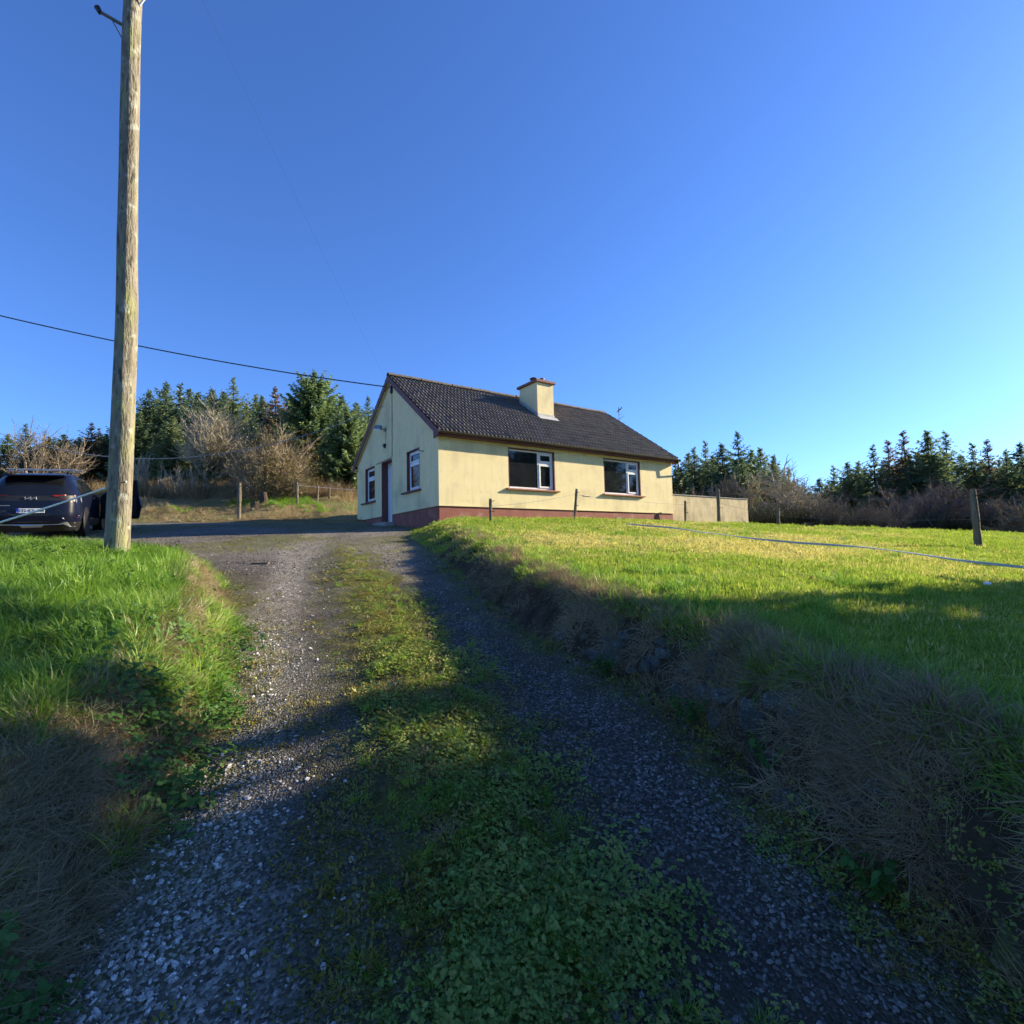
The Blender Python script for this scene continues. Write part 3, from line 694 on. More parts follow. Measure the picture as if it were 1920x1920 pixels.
# ------------------------------------------------------------------ car
def build_car():
    car = empty('parked_car', (0, 0, 0))
    tag(car, 'dark blue estate car with roof bars parked in the yard, front door open', 'car')
    paint = mat('car_paint', (.004, .006, .018), (.005, .007, .021), .3, 3, 2, 0, None, .22, 0)
    paint.node_tree.nodes['Principled BSDF'].inputs['Coat Weight'].default_value = .1
    cg = glass('car_glass', (.006, .007, .008), .04, .6)
    red = mat('tail_red', (.45, .015, .012), (.5, .02, .015), .2, 3, 2, 0, None, .6)
    chrome = mat('bright_trim', (.45, .47, .5), (.5, .52, .55), .3, 3, 2, 0, None, .5, .7)
    rub = mat('tyre', (.014, .014, .015), (.02, .02, .021), .8, 20, 3)
    Z = [.20, .30, .42, .55, .68, .80, .90, .96, 1.0, 1.04, 1.08, 1.13, 1.20, 1.30, 1.40, 1.48, 1.54, 1.59, 1.625, 1.645]
    RE = np.interp(Z, [.20, .35, .5, .65, .8, .95, 1.08, 1.15, 1.3, 1.45, 1.55, 1.61, 1.65], [2.08, 2.22, 2.27, 2.26, 2.22, 2.20, 2.17, 2.13, 2.02, 1.88, 1.74, 1.5, .9])
    FR = np.interp(Z, [.2, .35, .5, .8, .93, 1.0, 1.05, 1.12, 1.3, 1.45, 1.55, 1.61, 1.65], [2.1, 2.22, 2.27, 2.24, 2.05, 1.5, .98, .84, .52, .22, -.05, -.3, -.6])
    HWd = np.interp(Z, [.2, .35, .5, .7, .9, 1.05, 1.15, 1.3, 1.45, 1.55, 1.61, 1.65], [.86, .905, .925, .932, .93, .905, .872, .815, .74, .675, .58, .40])
    NP = np.interp(Z, [.2, .9, 1.2, 1.65], [6.5, 6.5, 5.5, 4.0])
    n = 120; th = np.linspace(0, 2 * np.pi, n, endpoint=False) + np.pi / n
    def outline(k):
        c, s = np.cos(th), np.sin(th); mid = (FR[k] - RE[k]) / 2; half = (FR[k] + RE[k]) / 2; e = 2 / NP[k]
        return np.stack([HWd[k] * np.sign(c) * np.abs(c) ** e, mid + half * np.sign(s) * np.abs(s) ** e, np.full(n, Z[k])], 1)
    def rear_y(x, z):
        re, fr, hw, e = (np.interp(z, Z, q) for q in (RE, FR, HWd, NP)); mid = (fr - re) / 2; half = (fr + re) / 2
        return mid - half * max(0.0, 1 - min(1, abs(x) / hw) ** e) ** (1 / e)
    V = np.concatenate([outline(k) for k in range(len(Z))]); F = []
    for k in range(len(Z) - 1):
        a = np.arange(n); b = (a + 1) % n
        F.append(np.stack([k * n + a, k * n + b, (k + 1) * n + b, (k + 1) * n + a], 1))
    F = np.concatenate(F); C = V[F].mean(1); hw = np.interp(C[:, 2], Z, HWd); re = np.interp(C[:, 2], Z, RE)
    rearface = C[:, 1] < -re + .22
    rw = rearface & (C[:, 2] > 1.10) & (C[:, 2] < 1.50) & (np.abs(C[:, 0]) < hw - .14) & (C[:, 1] < -re + .1)
    sw = (np.abs(C[:, 0]) > hw - .07) & (C[:, 2] > 1.06) & (C[:, 2] < 1.50) & (C[:, 1] > -1.62) & (C[:, 1] < .95 - (C[:, 2] - 1.06) * 1.6)
    ws = (C[:, 1] > .1) & (C[:, 2] > 1.08) & (C[:, 2] < 1.52) & ~sw & (np.abs(C[:, 0]) < hw - .1)
    cl = C[:, 2] < .48
    tp = rearface & (C[:, 2] > .94) & (C[:, 2] < 1.10)
    def piece(name, mask, m, par=car):
        Fm = F[mask]; u, inv = np.unique(Fm, return_inverse=True)
        return link(name, np_mesh(name, V[u], inv.reshape(Fm.shape), m, True), par)
    body = piece('body', ~(rw | sw | ws | cl | tp), paint)
    piece('rear_window', rw, cg); piece('side_window', sw, cg); piece('windscreen', ws, cg)
    piece('lower_cladding', cl, M['black']); tp_o = piece('tail_panel', tp, M['black'])
    # roof cap and underside
    top = outline(len(Z) - 1); MB().add([tuple(p) for p in top] + [(0, float(top[:, 1].mean()), 1.655)], [(i, (i + 1) % n, n) for i in range(n)]).build('roof_skin', paint, body, smooth=True)
    MB().box(-.80, .80, -2.0, 2.0, .19, .24).build('underside', M['black'], car)
    def patch(poly, name, m, par, off=.012, thick=.02):
        f = [(x, rear_y(x, z) - off, z) for x, z in poly]; return MB().prism(f, (0, thick, 0)).build(name, m, par)
    for s in (-1, 1):
        tl = patch([(s * .40, 1.085), (s * .62, 1.10), (s * .81, 1.09), (s * .81, .925), (s * .64, .985)], 'tail_light', red, car, .02, .03)
        patch([(s * .82, 1.05), (s * .885, 1.04), (s * .90, .90), (s * .83, .90)], 'lamp_lens', chrome, tl, .012, .03)
        fl_ = patch([(s * .60, .52), (s * .86, .55), (s * .80, .40)], 'fog_light', red, car, .012, .02)
        q = [(s * .585, .525), (s * .87, .57)]; MB().tube([(x, rear_y(x, z) - .015, z) for x, z in q], .011, 5).tube([(x, rear_y(x, z) - .015, z) for x, z in [(s * .585, .525), (s * .80, .385)]], .009, 5).build('trim', chrome, fl_)
    st = [(-.80, .30), (-.66, .43), (-.2, .445), (.2, .445), (.66, .43), (.80, .30), (.70, .30), (.60, .375), (.22, .365), (.18, .31), (-.18, .31), (-.22, .365), (-.60, .375), (-.70, .30)]
    patch(st, 'skid_plate', chrome, car, .02, .03)
    patch([(-.52, .735), (.52, .735), (.60, .66), (.3, .60), (-.3, .60), (-.60, .66)], 'plate_recess', M['black'], car, .006, .01)
    # number plate
    pf = mat('plate_face', (.78, .80, .82), (.8, .82, .84), .4, 5, 2); pb = mat('plate_blue', (.01, .03, .35), (.012, .035, .38), .4, 5, 2)
    yz = rear_y(0, .72) - .022
    pl = MB().box(-.26, .26, yz, yz + .012, .665, .775).build('number_plate', pf, car)
    MB().box(-.262, -.215, yz - .003, yz + .008, .663, .777).build('country_band', pb, pl)
    def text(s, size, name, m, par, x, z, y):
        cu = bpy.data.curves.new(name, 'FONT'); cu.body = s; cu.size = size; cu.extrude = .001; cu.align_x = 'CENTER'; cu.align_y = 'CENTER'
        t = bpy.data.objects.new(name, cu); COL.objects.link(t)
        dg = bpy.context.evaluated_depsgraph_get(); me = bpy.data.meshes.new_from_object(t.evaluated_get(dg)); bpy.data.objects.remove(t)
        me.materials.clear(); me.materials.append(m)
        o = link(name, me, par); o.location = (x, y, z); o.rotation_euler = (R(90), 0, 0); return o
    dk = mat('plate_ink', (.01, .01, .03), (.012, .012, .035), .5, 5, 2)
    text('222-KY-608', .098, 'plate_text', dk, pl, .022, .72, yz - .003)
    text('IRL', .026, 'plate_text', pf, pl, -.238, .685, yz - .006)
    # maker's mark and model badge
    lg = MB(); yl = rear_y(0, 1.02) - .014; sc = .062
    for pth in ([(0, 1), (0, 0), (1.25, 1)], [(.55, .42), (1.25, 0), (1.25, 0)], [(1.25, 1), (1.25, 0), (2.5, 1), (2.5, 0)], [(1.9, .5), (2.5, .45)]):
        lg.tube([(-.105 + x * sc * 1.35, yl, .99 + z * sc) for x, z in pth if True], .010, 5)
    lg.build('badge', chrome, tp_o)
    bx = MB()
    for i in range(8): bx.box(-.60 + i * .028, -.578 + i * .028, rear_y(-.5, .84) - .01, rear_y(-.5, .84), .835, .853)
    bx.build('model_badge', chrome, body)
    MB().box(-.62, .62, -1.99, -1.62, 1.555, 1.59).build('spoiler', paint, body, bevel=.012)
    MB().tube([(0, -2.02, 1.26), (.34, -1.985, 1.285)], .008, 4).build('rear_wiper', M['black'], car)
    # roof rails and bars
    for s in (-1, 1): MB().tube([(s * .585, -1.45, 1.62), (s * .60, -1.3, 1.675), (s * .60, .1, 1.685), (s * .585, .25, 1.63)], .018, 6).build('roof_rail', M['black'], car)
    for y in (-1.05, -.15):
        rb_ = MB().box(-.70, .70, y - .03, y + .03, 1.735, 1.76).build('roof_bar', chrome, car, bevel=.01)
        for s in (-1, 1): MB().box(s * .60 - .045, s * .60 + .045, y - .045, y + .045, 1.675, 1.735).build('bar_foot', M['metal'], rb_)
    # wheels
    def wheel(x, y):
        wh = MB(); r, wd = .35, .225; k = 28; pr = [(-.5, .74), (-.5, .93), (-.42, .99), (.42, .99), (.5, .93), (.5, .74)]
        vs = [(wd * a, r * q * math.cos(2 * math.pi * i / k), r * q * math.sin(2 * math.pi * i / k)) for i in range(k) for a, q in pr]; m_ = len(pr)
        fs = [(i * m_ + j, i * m_ + j + 1, ((i + 1) % k) * m_ + j + 1, ((i + 1) % k) * m_ + j) for i in range(k) for j in range(m_ - 1)]
        o = wh.add(vs, fs).build('wheel', rub, car, smooth=False); o.location = (x, y, r)
        rm = MB(); s = 1 if x > 0 else -1
        rm.tube([(s * wd * .30, 0, 0), (s * wd * .34, 0, 0)], r * .76, 24)
        rm.build('rim_dish', M['black'], o)
        sp = MB()
        for i in range(5):
            t = 2 * math.pi * i / 5
            for dt in (-.16, .16): sp.tube([(s * wd * .40, .05 * math.cos(t), .05 * math.sin(t)), (s * wd * .44, r * .75 * math.cos(t + dt), r * .75 * math.sin(t + dt))], .016, 4)
        sp.tube([(s * wd * .34, 0, 0), (s * wd * .46, 0, 0)], .05, 10)
        kk = 24; sp.tube([(s * wd * .44, r * .755 * math.cos(2 * math.pi * i / kk), r * .755 * math.sin(2 * math.pi * i / kk)) for i in range(kk + 1)], .012, 4)
        sp.build('rim', M['metal'], o)
    for x in (-.80, .80):
        for y in (-1.34, 1.34): wheel(x, y)
    for s in (-1, 1):      # arch lips
        for y in (-1.34, 1.34):
            ar = [(s * .925, y + .405 * math.cos(t), .35 + .405 * math.sin(t)) for t in np.linspace(-.2, math.pi + .2, 16)]
            MB().tube(ar, .022, 6).build('wheel_arch', M['black'], car)
            MB().prism([(s * .90, y + .39 * math.cos(t), .35 + .39 * math.sin(t)) for t in np.linspace(0, 2 * math.pi, 20, endpoint=False)], (s * .031, 0, 0)).build('arch_liner', M['black'], car)
    # open front door on the right-hand side
    hg = empty('hinge_tmp'); bpy.data.objects.remove(hg)
    ang = R(68); ca, sa = math.cos(ang), math.sin(ang)
    def dp(l, z, t=0): return (.93 + l * sa + t * ca, .80 - l * ca + t * sa, z)
    dl_ = 1.08; outl = [(0, .36), (.02, 1.02), (.10, 1.06), (.55, 1.46), (dl_ - .06, 1.50), (dl_, 1.05), (dl_ + .04, .75), (dl_ - .05, .36)]
    dr_ = MB().prism([dp(l, z) for l, z in outl[:3]] + [dp(dl_ - .02, 1.06)] + [dp(l, z) for l, z in outl[6:]], (.07 * ca, .07 * sa, 0)).build('door', paint, car)
    fr_ = MB()
    fr_.tube([dp(.06, 1.05, .03), dp(.55, 1.46, .03), dp(dl_ - .06, 1.50, .03), dp(dl_ - .01, 1.05, .03)], .028, 6).build('window_frame', M['black'], dr_)
    MB().prism([dp(.12, 1.06, .03), dp(.56, 1.44, .03), dp(dl_ - .08, 1.48, .03), dp(dl_ - .03, 1.06, .03)], (.006 * ca, .006 * sa, 0)).build('window', cg, dr_)
    MB().prism([dp(.05, .42, -.04), dp(.05, 1.0, -.04), dp(dl_ - .08, 1.0, -.04), dp(dl_ - .06, .42, -.04)], (.038 * ca, .038 * sa, 0)).build('inner_panel', M['black'], dr_)
    mi = MB().tube([dp(.16, 1.07, .07), dp(.16, 1.08, .16)], .02, 6); q = Vector(dp(.16, 1.12, .24))
    mi.add([tuple(q + Vector((dx * .08, dy * .05, dz * .065))) for dx in (-1, 1) for dy in (-1, 1) for dz in (-1, 1)], [(0, 1, 3, 2), (4, 6, 7, 5), (0, 4, 5, 1), (2, 3, 7, 6), (0, 2, 6, 4), (1, 5, 7, 3)]).build('wing_mirror', paint, dr_)
    for y_ in (-.25,): MB().tube([(.945, y_ - .12, .98), (.955, y_, .98), (.945, y_ + .1, .98)], .012, 5).build('door_handle', chrome, car)
    return car
car = build_car()
CH = R(-30); cf = (math.sin(CH), math.cos(CH)); cr = (math.cos(CH), -math.sin(CH))
ccx = -10.77 + 2.26 * cf[0] - .93 * cr[0]; ccy = 13.3 + 2.26 * cf[1] - .93 * cr[1]
wz = [z_at(ccx + cr[0] * a + cf[0] * b, ccy + cr[1] * a + cf[1] * b) for a in (-.8, .8) for b in (-1.34, 1.34)]
pitch = math.atan2((wz[1] + wz[3] - wz[0] - wz[2]) / 2, 2.68); rollc = math.atan2((wz[2] + wz[3] - wz[0] - wz[1]) / 2, 1.6)
car.location = (ccx, ccy, sum(wz) / 4 - .01); car.rotation_euler = (pitch, -rollc, -CH)

# ------------------------------------------------------------------ trees
def kite_tris(P, D, S, ln, wd, N):
    """kites from points P along D, half width wd sideways S; returns V,F"""
    A = P; B = P + D * (ln * .45)[:, None] + S * wd[:, None]; C = P + D * ln[:, None] + N * (ln * -.12)[:, None]; E_ = P + D * (ln * .45)[:, None] - S * wd[:, None]
    V = np.stack([A, B, C, E_], 1).reshape(-1, 3); o = np.arange(len(P)) * 4
    return V, np.concatenate([np.stack([o, o + 1, o + 2], 1), np.stack([o, o + 2, o + 3], 1)])

def spruce_meshes(seed, Ht, Rd, base=.06, step=.42, dens=1.0, leader=.9, droop=.25, fine=1.0, mt=None, upt=.14):
    r = np.random.default_rng(seed); mb = MB()
    k = 8; path = [(.02 * math.sin(i * 1.3), .02 * math.cos(i), Ht * i / k - (.3 if i == 0 else 0)) for i in range(k + 1)]
    mb.tube(path, [.016 * Ht * (1 - i / k) + .012 for i in range(k + 1)], 7)
    P = []; D = []; S = []; LN = []; WD = []; z = base * Ht
    while z < Ht - .05:
        f = z / Ht; nb = int((10 if f < .7 else 7) * dens + r.random())
        L0 = Rd * (1 - f) ** .62 + .06
        if Ht - z < leader: L0 = .05 + .22 * (Ht - z)
        ph0 = r.random() * 6.28
        for b in range(nb):
            ph = ph0 + 6.283 * b / nb + r.normal(0, .25); l = L0 * r.uniform(.62, 1.18); zz = z + r.normal(0, .10)
            el0 = np.interp(f, [0, .5, .85, 1], [-.25, .05, .45, .8]) + r.normal(0, .1)
            n = max(3, int(l / .13 * fine)); t = np.linspace(.12 if f < .9 else 0, 1, n)
            rad = l * t; hgt = np.tan(el0) * l * t - droop * l * t * (1 - t) * 1.6 + upt * l * t ** 3
            px = rad * math.cos(ph); py = rad * math.sin(ph); pz = zz + hgt
            pts = np.stack([px, py, pz], 1)
            mb.tube([(0, 0, zz), tuple(pts[n // 2]), tuple(pts[-1])], [.008 + .008 * l, .006 + .003 * l, .004], 3, cap=False)
            tang = np.array([math.cos(ph), math.sin(ph), .1]); side = np.array([-math.sin(ph), math.cos(ph), 0])
            for s in (-1, 0, 1):
                for rep in range(2 if s else 1):
                    d = tang * r.uniform(.5, 1, n)[:, None] + side * (s * r.uniform(.45, 1.0, n))[:, None] + np.stack([np.zeros(n)] * 2 + [r.uniform(-.55, .12, n)], 1)
                    d /= np.linalg.norm(d, axis=1)[:, None]
                    ll = (.10 + .30 * l * (1 - .75 * t)) * r.uniform(.6, 1.15, n); ll = np.minimum(ll, .36)
                    P.append(pts + r.normal(0, .03, (n, 3))); D.append(d)
                    sv = np.cross(d, np.array([0, 0, 1.0]) + r.normal(0, 1.1, (n, 3))); sv /= np.linalg.norm(sv, axis=1)[:, None]
                    S.append(sv); LN.append(ll); WD.append(.022 + ll * .15)
        z += step * (1 - .45 * f) * r.uniform(.8, 1.2)
    P, D, S, LN, WD = map(np.concatenate, (P, D, S, LN, WD)); N = np.tile([0, 0, 1.0], (len(P), 1))
    V, F = kite_tris(P, D, S, LN, WD, N)
    crown = np_mesh('crown', V, F, mt)
    tm = bpy.data.meshes.new('trunk'); tm.from_pydata(mb.v, [], mb.f); tm.update(); tm.materials.append(M['bark'])
    return tm, crown
M['bark'] = mat('spruce_bark', (.045, .033, .026), (.09, .07, .055), .95, 12, 6, .5, 40, .1)
M['needle'] = leafmat('spruce_needles', [(.035, .062, .040), (.065, .10, .050), (.10, .14, .058), (.15, .17, .075)], .4, .04, .55)
M['needle_big'] = leafmat('big_spruce_needles', [(.05, .085, .045), (.09, .135, .06), (.14, .19, .07), (.19, .23, .09)], .4, .03, .2)
M['needle_brown'] = leafmat('browning_needles', [(.06, .06, .03), (.10, .08, .045), (.15, .10, .06)], .4, .03, .4)
M['twig'] = mat('bare_twig', (.15, .12, .085), (.31, .25, .17), .9, 14, 5, 0, None, .1)
M['ash'] = mat('ash_bark', (.30, .26, .18), (.50, .44, .31), .9, 8, 5, .3, 40, .1)
M['twig_dark'] = mat('dark_twig', (.12, .10, .085), (.24, .20, .16), .9, 14, 5, 0, None, .1)
M['ivy'] = leafmat('ivy_leaves', [(.012, .028, .008), (.025, .05, .012), (.05, .075, .02)], .2, .04, .2)

SPR = [spruce_meshes(11, 8.0, 1.7, .05, .40, 1.0, 1.0, mt=M['needle']), spruce_meshes(12, 8.0, 1.75, .05, .58, .9, 1.2, .12, mt=M['needle'], upt=.32),
       spruce_meshes(13, 8.0, 2.0, .04, .40, 1.05, .8, mt=M['needle']), spruce_meshes(14, 8.0, 1.55, .10, .46, .8, 1.5, .2, mt=M['needle_brown'])]
def tree_copy(name, meshes, x, y, s, sz, label, group, cat='tree', z=None, rz=None, sink=.15):
    z0 = z_at(x, y) if z is None else z
    o = empty(name, (x, y, z0 - sink), random.uniform(0, 6.28) if rz is None else rz); o.scale = (s, s, sz)
    link('trunk', meshes[0], o); link('crown', meshes[1], o)
    return tag(o, label, cat, group)
def ratio(px): return (px - 960) / 1002.0
# left plantation: skyline read from the photograph as (column, top row, distance)
def col_to(px, top, Y):
    """ground spot and top height for a tree seen in a column"""
    f = 1002.2; p, rr = .0768, -.0238
    cp, sp = math.cos(p), math.sin(p); c, s = math.cos(rr), math.sin(rr)
    Rv = Vector((1, 0, 0)); U = Vector((0, -sp, cp)); Fv = Vector((0, cp, sp)); R2 = Rv * c + U * s; U2 = U * c - Rv * s
    d = R2 * ((px - 960) / f) - U2 * ((top - 960) / f) + Fv; d = d / d.y
    return d.x * Y, d.z * Y
KIND = ['dense dark spruce', 'open spruce with upswept boughs', 'broad full spruce', 'browning spruce']
left = []
for px, top, Y, v in [(15, 815, 47, 0), (48, 800, 50, 1), (120, 812, 52, 2), (172, 792, 46, 3), (200, 808, 49, 0), (-40, 820, 46, 2), (-90, 815, 48, 1),
                      (280, 732, 43, 2), (312, 718, 47, 0), (338, 722, 44, 1), (372, 735, 50, 2), (398, 730, 46, 0), (438, 716, 44, 1), (462, 745, 50, 2), (492, 742, 46, 0), (516, 728, 44, 3),
                      (545, 742, 48, 2), (262, 770, 41, 1), (640, 742, 46, 0), (668, 752, 44, 2), (690, 748, 48, 1), (715, 758, 46, 0), (745, 765, 50, 2), (355, 728, 53, 2), (420, 735, 55, 0), (300, 742, 56, 1), (480, 738, 56, 2), (240, 790, 52, 0), (150, 815, 56, 2), (85, 822, 54, 1),
                      (325, 770, 40, 2), (405, 775, 40, 0), (475, 780, 41, 1), (530, 790, 41, 2)]:
    x, zt_ = col_to(px, top, Y); z0 = z_at(x, Y) - .15; hgt = max(4, zt_ - z0)
    left.append((x, Y, hgt, v))
fr_ = random.Random(3)
for k in range(46):
    px = fr_.uniform(-120, 780); Y = fr_.uniform(46, 62); sky_ = np.interp(px, [-120, 0, 110, 200, 262, 300, 440, 560, 700, 780], [825, 815, 815, 800, 765, 735, 728, 745, 760, 775]) + fr_.uniform(2, 30)
    x, zt_ = col_to(px, sky_, Y); left.append((x, Y, max(4, zt_ - z_at(x, Y) + .15), fr_.choice((0, 1, 2, 2, 3))))
for x, Y, hgt, v in left:
    t = tree_copy('spruce_tree', SPR[v], x, Y, 1.22 * max(.85, .62 * hgt / 8 + .42) * random.uniform(.85, 1.15), hgt / 8.0 * random.uniform(.93, 1.03), KIND[v] + ' in the plantation on the slope above the yard', ('dense', 'open', 'broad', 'browning')[v] + ' plantation spruces above the yard')
rfill = []
for k in range(52):
    px = fr_.uniform(1225, 2150); Y = fr_.uniform(34, 52); sky_ = np.interp(px, [1225, 1280, 1320, 1400, 1450, 1505, 1560, 1640, 1740, 1850, 2150], [880, 860, 840, 832, 858, 912, 885, 855, 835, 850, 840]) + fr_.uniform(4, 34)
    rfill.append((px, sky_, Y, fr_.choice((0, 1, 2))))
for px, top, Y, v in rfill + [(1275, 868, 36, 2), (1300, 835, 38, 1), (1322, 828, 41, 1), (1352, 822, 37, 0), (1382, 812, 40, 1), (1408, 832, 37, 2), (1425, 838, 40, 0), (1290, 850, 44, 2), (1335, 850, 45, 0), (1390, 850, 46, 2), (1450, 855, 43, 0), (1478, 872, 45, 1),
                      (1508, 905, 46, 2), (1535, 892, 42, 0), (1562, 868, 40, 1), (1588, 862, 37, 2), (1608, 860, 41, 0), (1636, 842, 36, 1), (1664, 828, 38, 3), (1693, 812, 36, 3), (1738, 808, 35, 0), (1772, 808, 37, 1), (1800, 845, 39, 2), (1822, 828, 36, 1), (1850, 826, 38, 3), (1884, 838, 35, 1), (1912, 835, 37, 0), (1940, 830, 34, 2),
                      (1560, 895, 47, 2), (1620, 880, 46, 0), (1680, 860, 46, 2), (1720, 850, 45, 0), (1760, 855, 46, 2), (1840, 860, 45, 0), (1890, 860, 44, 2), (1980, 835, 33, 1), (2040, 830, 32, 0), (2110, 820, 31, 2), (2200, 815, 30, 1), (1250, 880, 40, 0), (1230, 870, 44, 2)]:
    x, zt_ = col_to(px, top, Y); z0 = z_at(x, Y) - .15; hgt = max(3.5, zt_ - z0)
    tree_copy('spruce_tree', SPR[v], x, Y, 1.15 * max(.8, .55 * hgt / 8 + .45) * random.uniform(.85, 1.15), hgt / 8.0 * random.uniform(.94, 1.03), KIND[v] + ' in the backlit plantation edge beyond the lawn', ('dense', 'open', 'broad', 'browning')[v] + ' plantation spruces beyond the lawn')
# the plantation runs on round to the right; nearer evergreens throw the foreground shade
for x, y, s in [(36, 24, 1.0), (40, 20, 1.05), (44, 16, 1.1), (39, 28, 1.0), (34, 30, 1.0), (38, 10, 1.6), (40, 7, 1.75), (37, 4.5, 1.6), (41, 2, 1.7), (43, 10.5, 1.8), (44, 5, 1.9), (39, -1, 1.7), (42, 13, 1.5), (36, 7.5, 1.4), (46, 0, 1.9), (35, 11, 1.5), (39, 12.5, 1.6), (37.5, 6, 1.7), (41, 9, 1.9), (38, 2, 1.7), (43, 7.5, 2.0), (35.5, 9, 1.5), (45, 12.5, 1.8), (40, 4.5, 1.8), (36, 1, 1.5)]:
    tree_copy('spruce_tree', SPR[random.randrange(3)], x, y, s * 1.35, s, 'spruce in the plantation flank right of the lawn', 'plantation spruces on the flank of the lawn')
SHADE = spruce_meshes(31, 12.0, 3.1, .02, .30, 1.5, .8, .3, .8, mt=M['needle'])
for x, y, s in [(12.9, 4.9, 1.0), (16.1, 5.8, 1.0), (13.0, 2.4, .9)]:
    tree_copy('evergreen_tree', SHADE, x, y, s, s * 1.25, 'tall dense evergreen beside the lawn throwing the foreground shade', 'evergreens beside the lawn')
def shadow_tree(x, y, h, rc, label):
    o = empty('shadow_tree', (x, y, z_at(x, y))); tag(o, label, 'tree')
    MB().tube([(0, 0, -.2), (.08, .05, h * .4), (-.05, .1, h * .75), (0, 0, h)], [.16, .13, .09, .04], 8).build('trunk', M['bark'], o)
    r = np.random.default_rng(2); P = r.normal(0, 1, (900, 3)); P /= np.linalg.norm(P, axis=1)[:, None]; P *= (rc * r.random(900) ** .4)[:, None]; P[:, 2] = P[:, 2] * .9 + h - rc * .7
    link('crown', leaf_cloud(P, 6500, .24, .18, M['ivy'], 'crown', 4), o)
DELAYED = lambda: shadow_tree(13.2, 7.6, 9.9, 1.7, 'unseen ivy-leaved tree added beside the lawn to shade the pole bank')  # out-of-view tree, added so its raised crown shades the left bank
tree_copy('shadow_shrub', SHADE, 9.3, 6.2, .36, .27, 'unseen low evergreen shrub added beside the tall evergreens to shade the lawn', None, 'shrub')  # out-of-view shrub, added to carry the shadow edge across the lawn
# the big single spruce beside the cottage
BIG = spruce_meshes(21, 9.0, 3.3, .02, .30, 1.25, .9, .22, 1.35, mt=M['needle_big'])
x, zt_ = col_to(590, 698, 36); tree_copy('spruce_tree', BIG, x, 36, 1.05, (zt_ - z_at(x, 36) + .15) / 9.0, 'large broad sunlit spruce standing behind the cottage gable', None)
x, zt_ = col_to(650, 765, 33.5); tree_copy('spruce_tree', BIG, x, 33.5, .72, (zt_ - z_at(x, 33.5) + .15) / 9.0, 'lower bushy spruce close behind the cottage gable', None, rz=2.0)

# bare broadleaf trees
def bare(seed, Ht, trunk, levels, spread, m, kids=(5, 6, 6, 5, 4), up=.25, r0=.16, ivy=0, multi=1, lenf=.62, base=.25, rmin=.011):
    r = random.Random(seed); mb = MB(); tips = []; ivyp = []
    def grow(p, d, ln, rad, lv):
        n = 4 if lv < 2 else 3 if lv < 4 else 2
        pts = [p.copy()]; q = p.copy(); dd = d.copy()
        for i in range(n):
            dd = (dd + Vector((r.gauss(0, .13), r.gauss(0, .13), r.gauss(0, .10) + up * .22))).normalized(); q = q + dd * (ln / n); pts.append(q.copy())
        tip = rad * (.6 if lv < levels else .45)
        mb.tube(pts, [rad + (tip - rad) * i / n for i in range(n + 1)], (8, 6, 5, 4, 3, 3, 3)[lv], cap=False)
        if lv <= 1 and ivy:
            for a in pts: ivyp.append((a, rad))
        if lv >= levels: tips.append(q); return
        k = kids[lv]
        for c in range(k):
            t = (base if lv == 0 else .2) + (1 - (base if lv == 0 else .2)) * (c + r.random()) / k; t = min(t, .99); i = min(int(t * n), n - 1)
            s = pts[i].lerp(pts[i + 1], t * n - i)
            ax = Vector((r.gauss(0, 1), r.gauss(0, 1), r.gauss(0, 1))); ax = (ax - dd * ax.dot(dd)).normalized()
            ang = r.uniform(.35, .85) * spread; nd = (dd * math.cos(ang) + ax * math.sin(ang)).normalized()
            grow(s, nd, ln * lenf * r.uniform(.7, 1.15), max(rmin, rad * (1 - .4 * t) * r.uniform(.5, .7)), lv + 1)
        nd = (dd + Vector((r.gauss(0, .15), r.gauss(0, .15), .1))).normalized(); grow(q, nd, ln * lenf * 1.1, tip, lv + 1)
    for k in range(multi):
        a = 6.283 * k / multi; out_ = .0 if multi == 1 else .55
        grow(Vector((.12 * math.cos(a) * (multi > 1), .12 * math.sin(a) * (multi > 1), -.3)), Vector((out_ * math.cos(a + .3), out_ * math.sin(a + .3), 1)).normalized(), trunk, r0, 0)
    zmax = max(v[2] for v in mb.v); s = Ht / zmax
    V = np.array(mb.v) * s
    return V, mb.f, [t * s for t in tips], [(a * s, q) for a, q in ivyp]
def leaf_cloud(pts, n, size, spread, m, name, seed=0):
    r = np.random.default_rng(seed); P = np.array([list(p) for p in pts]); P = P[r.integers(0, len(P), n)] + r.normal(0, spread, (n, 3))
    D = r.normal(0, 1, (n, 3)); D /= np.linalg.norm(D, axis=1)[:, None]; S = np.cross(D, r.normal(0, 1, (n, 3))); S /= np.linalg.norm(S, axis=1)[:, None]
    ln = size * r.uniform(.6, 1.3, n); V, F = kite_tris(P, D, S, ln, ln * .35, np.cross(D, S)); return np_mesh(name, V, F, m)
DELAYED()
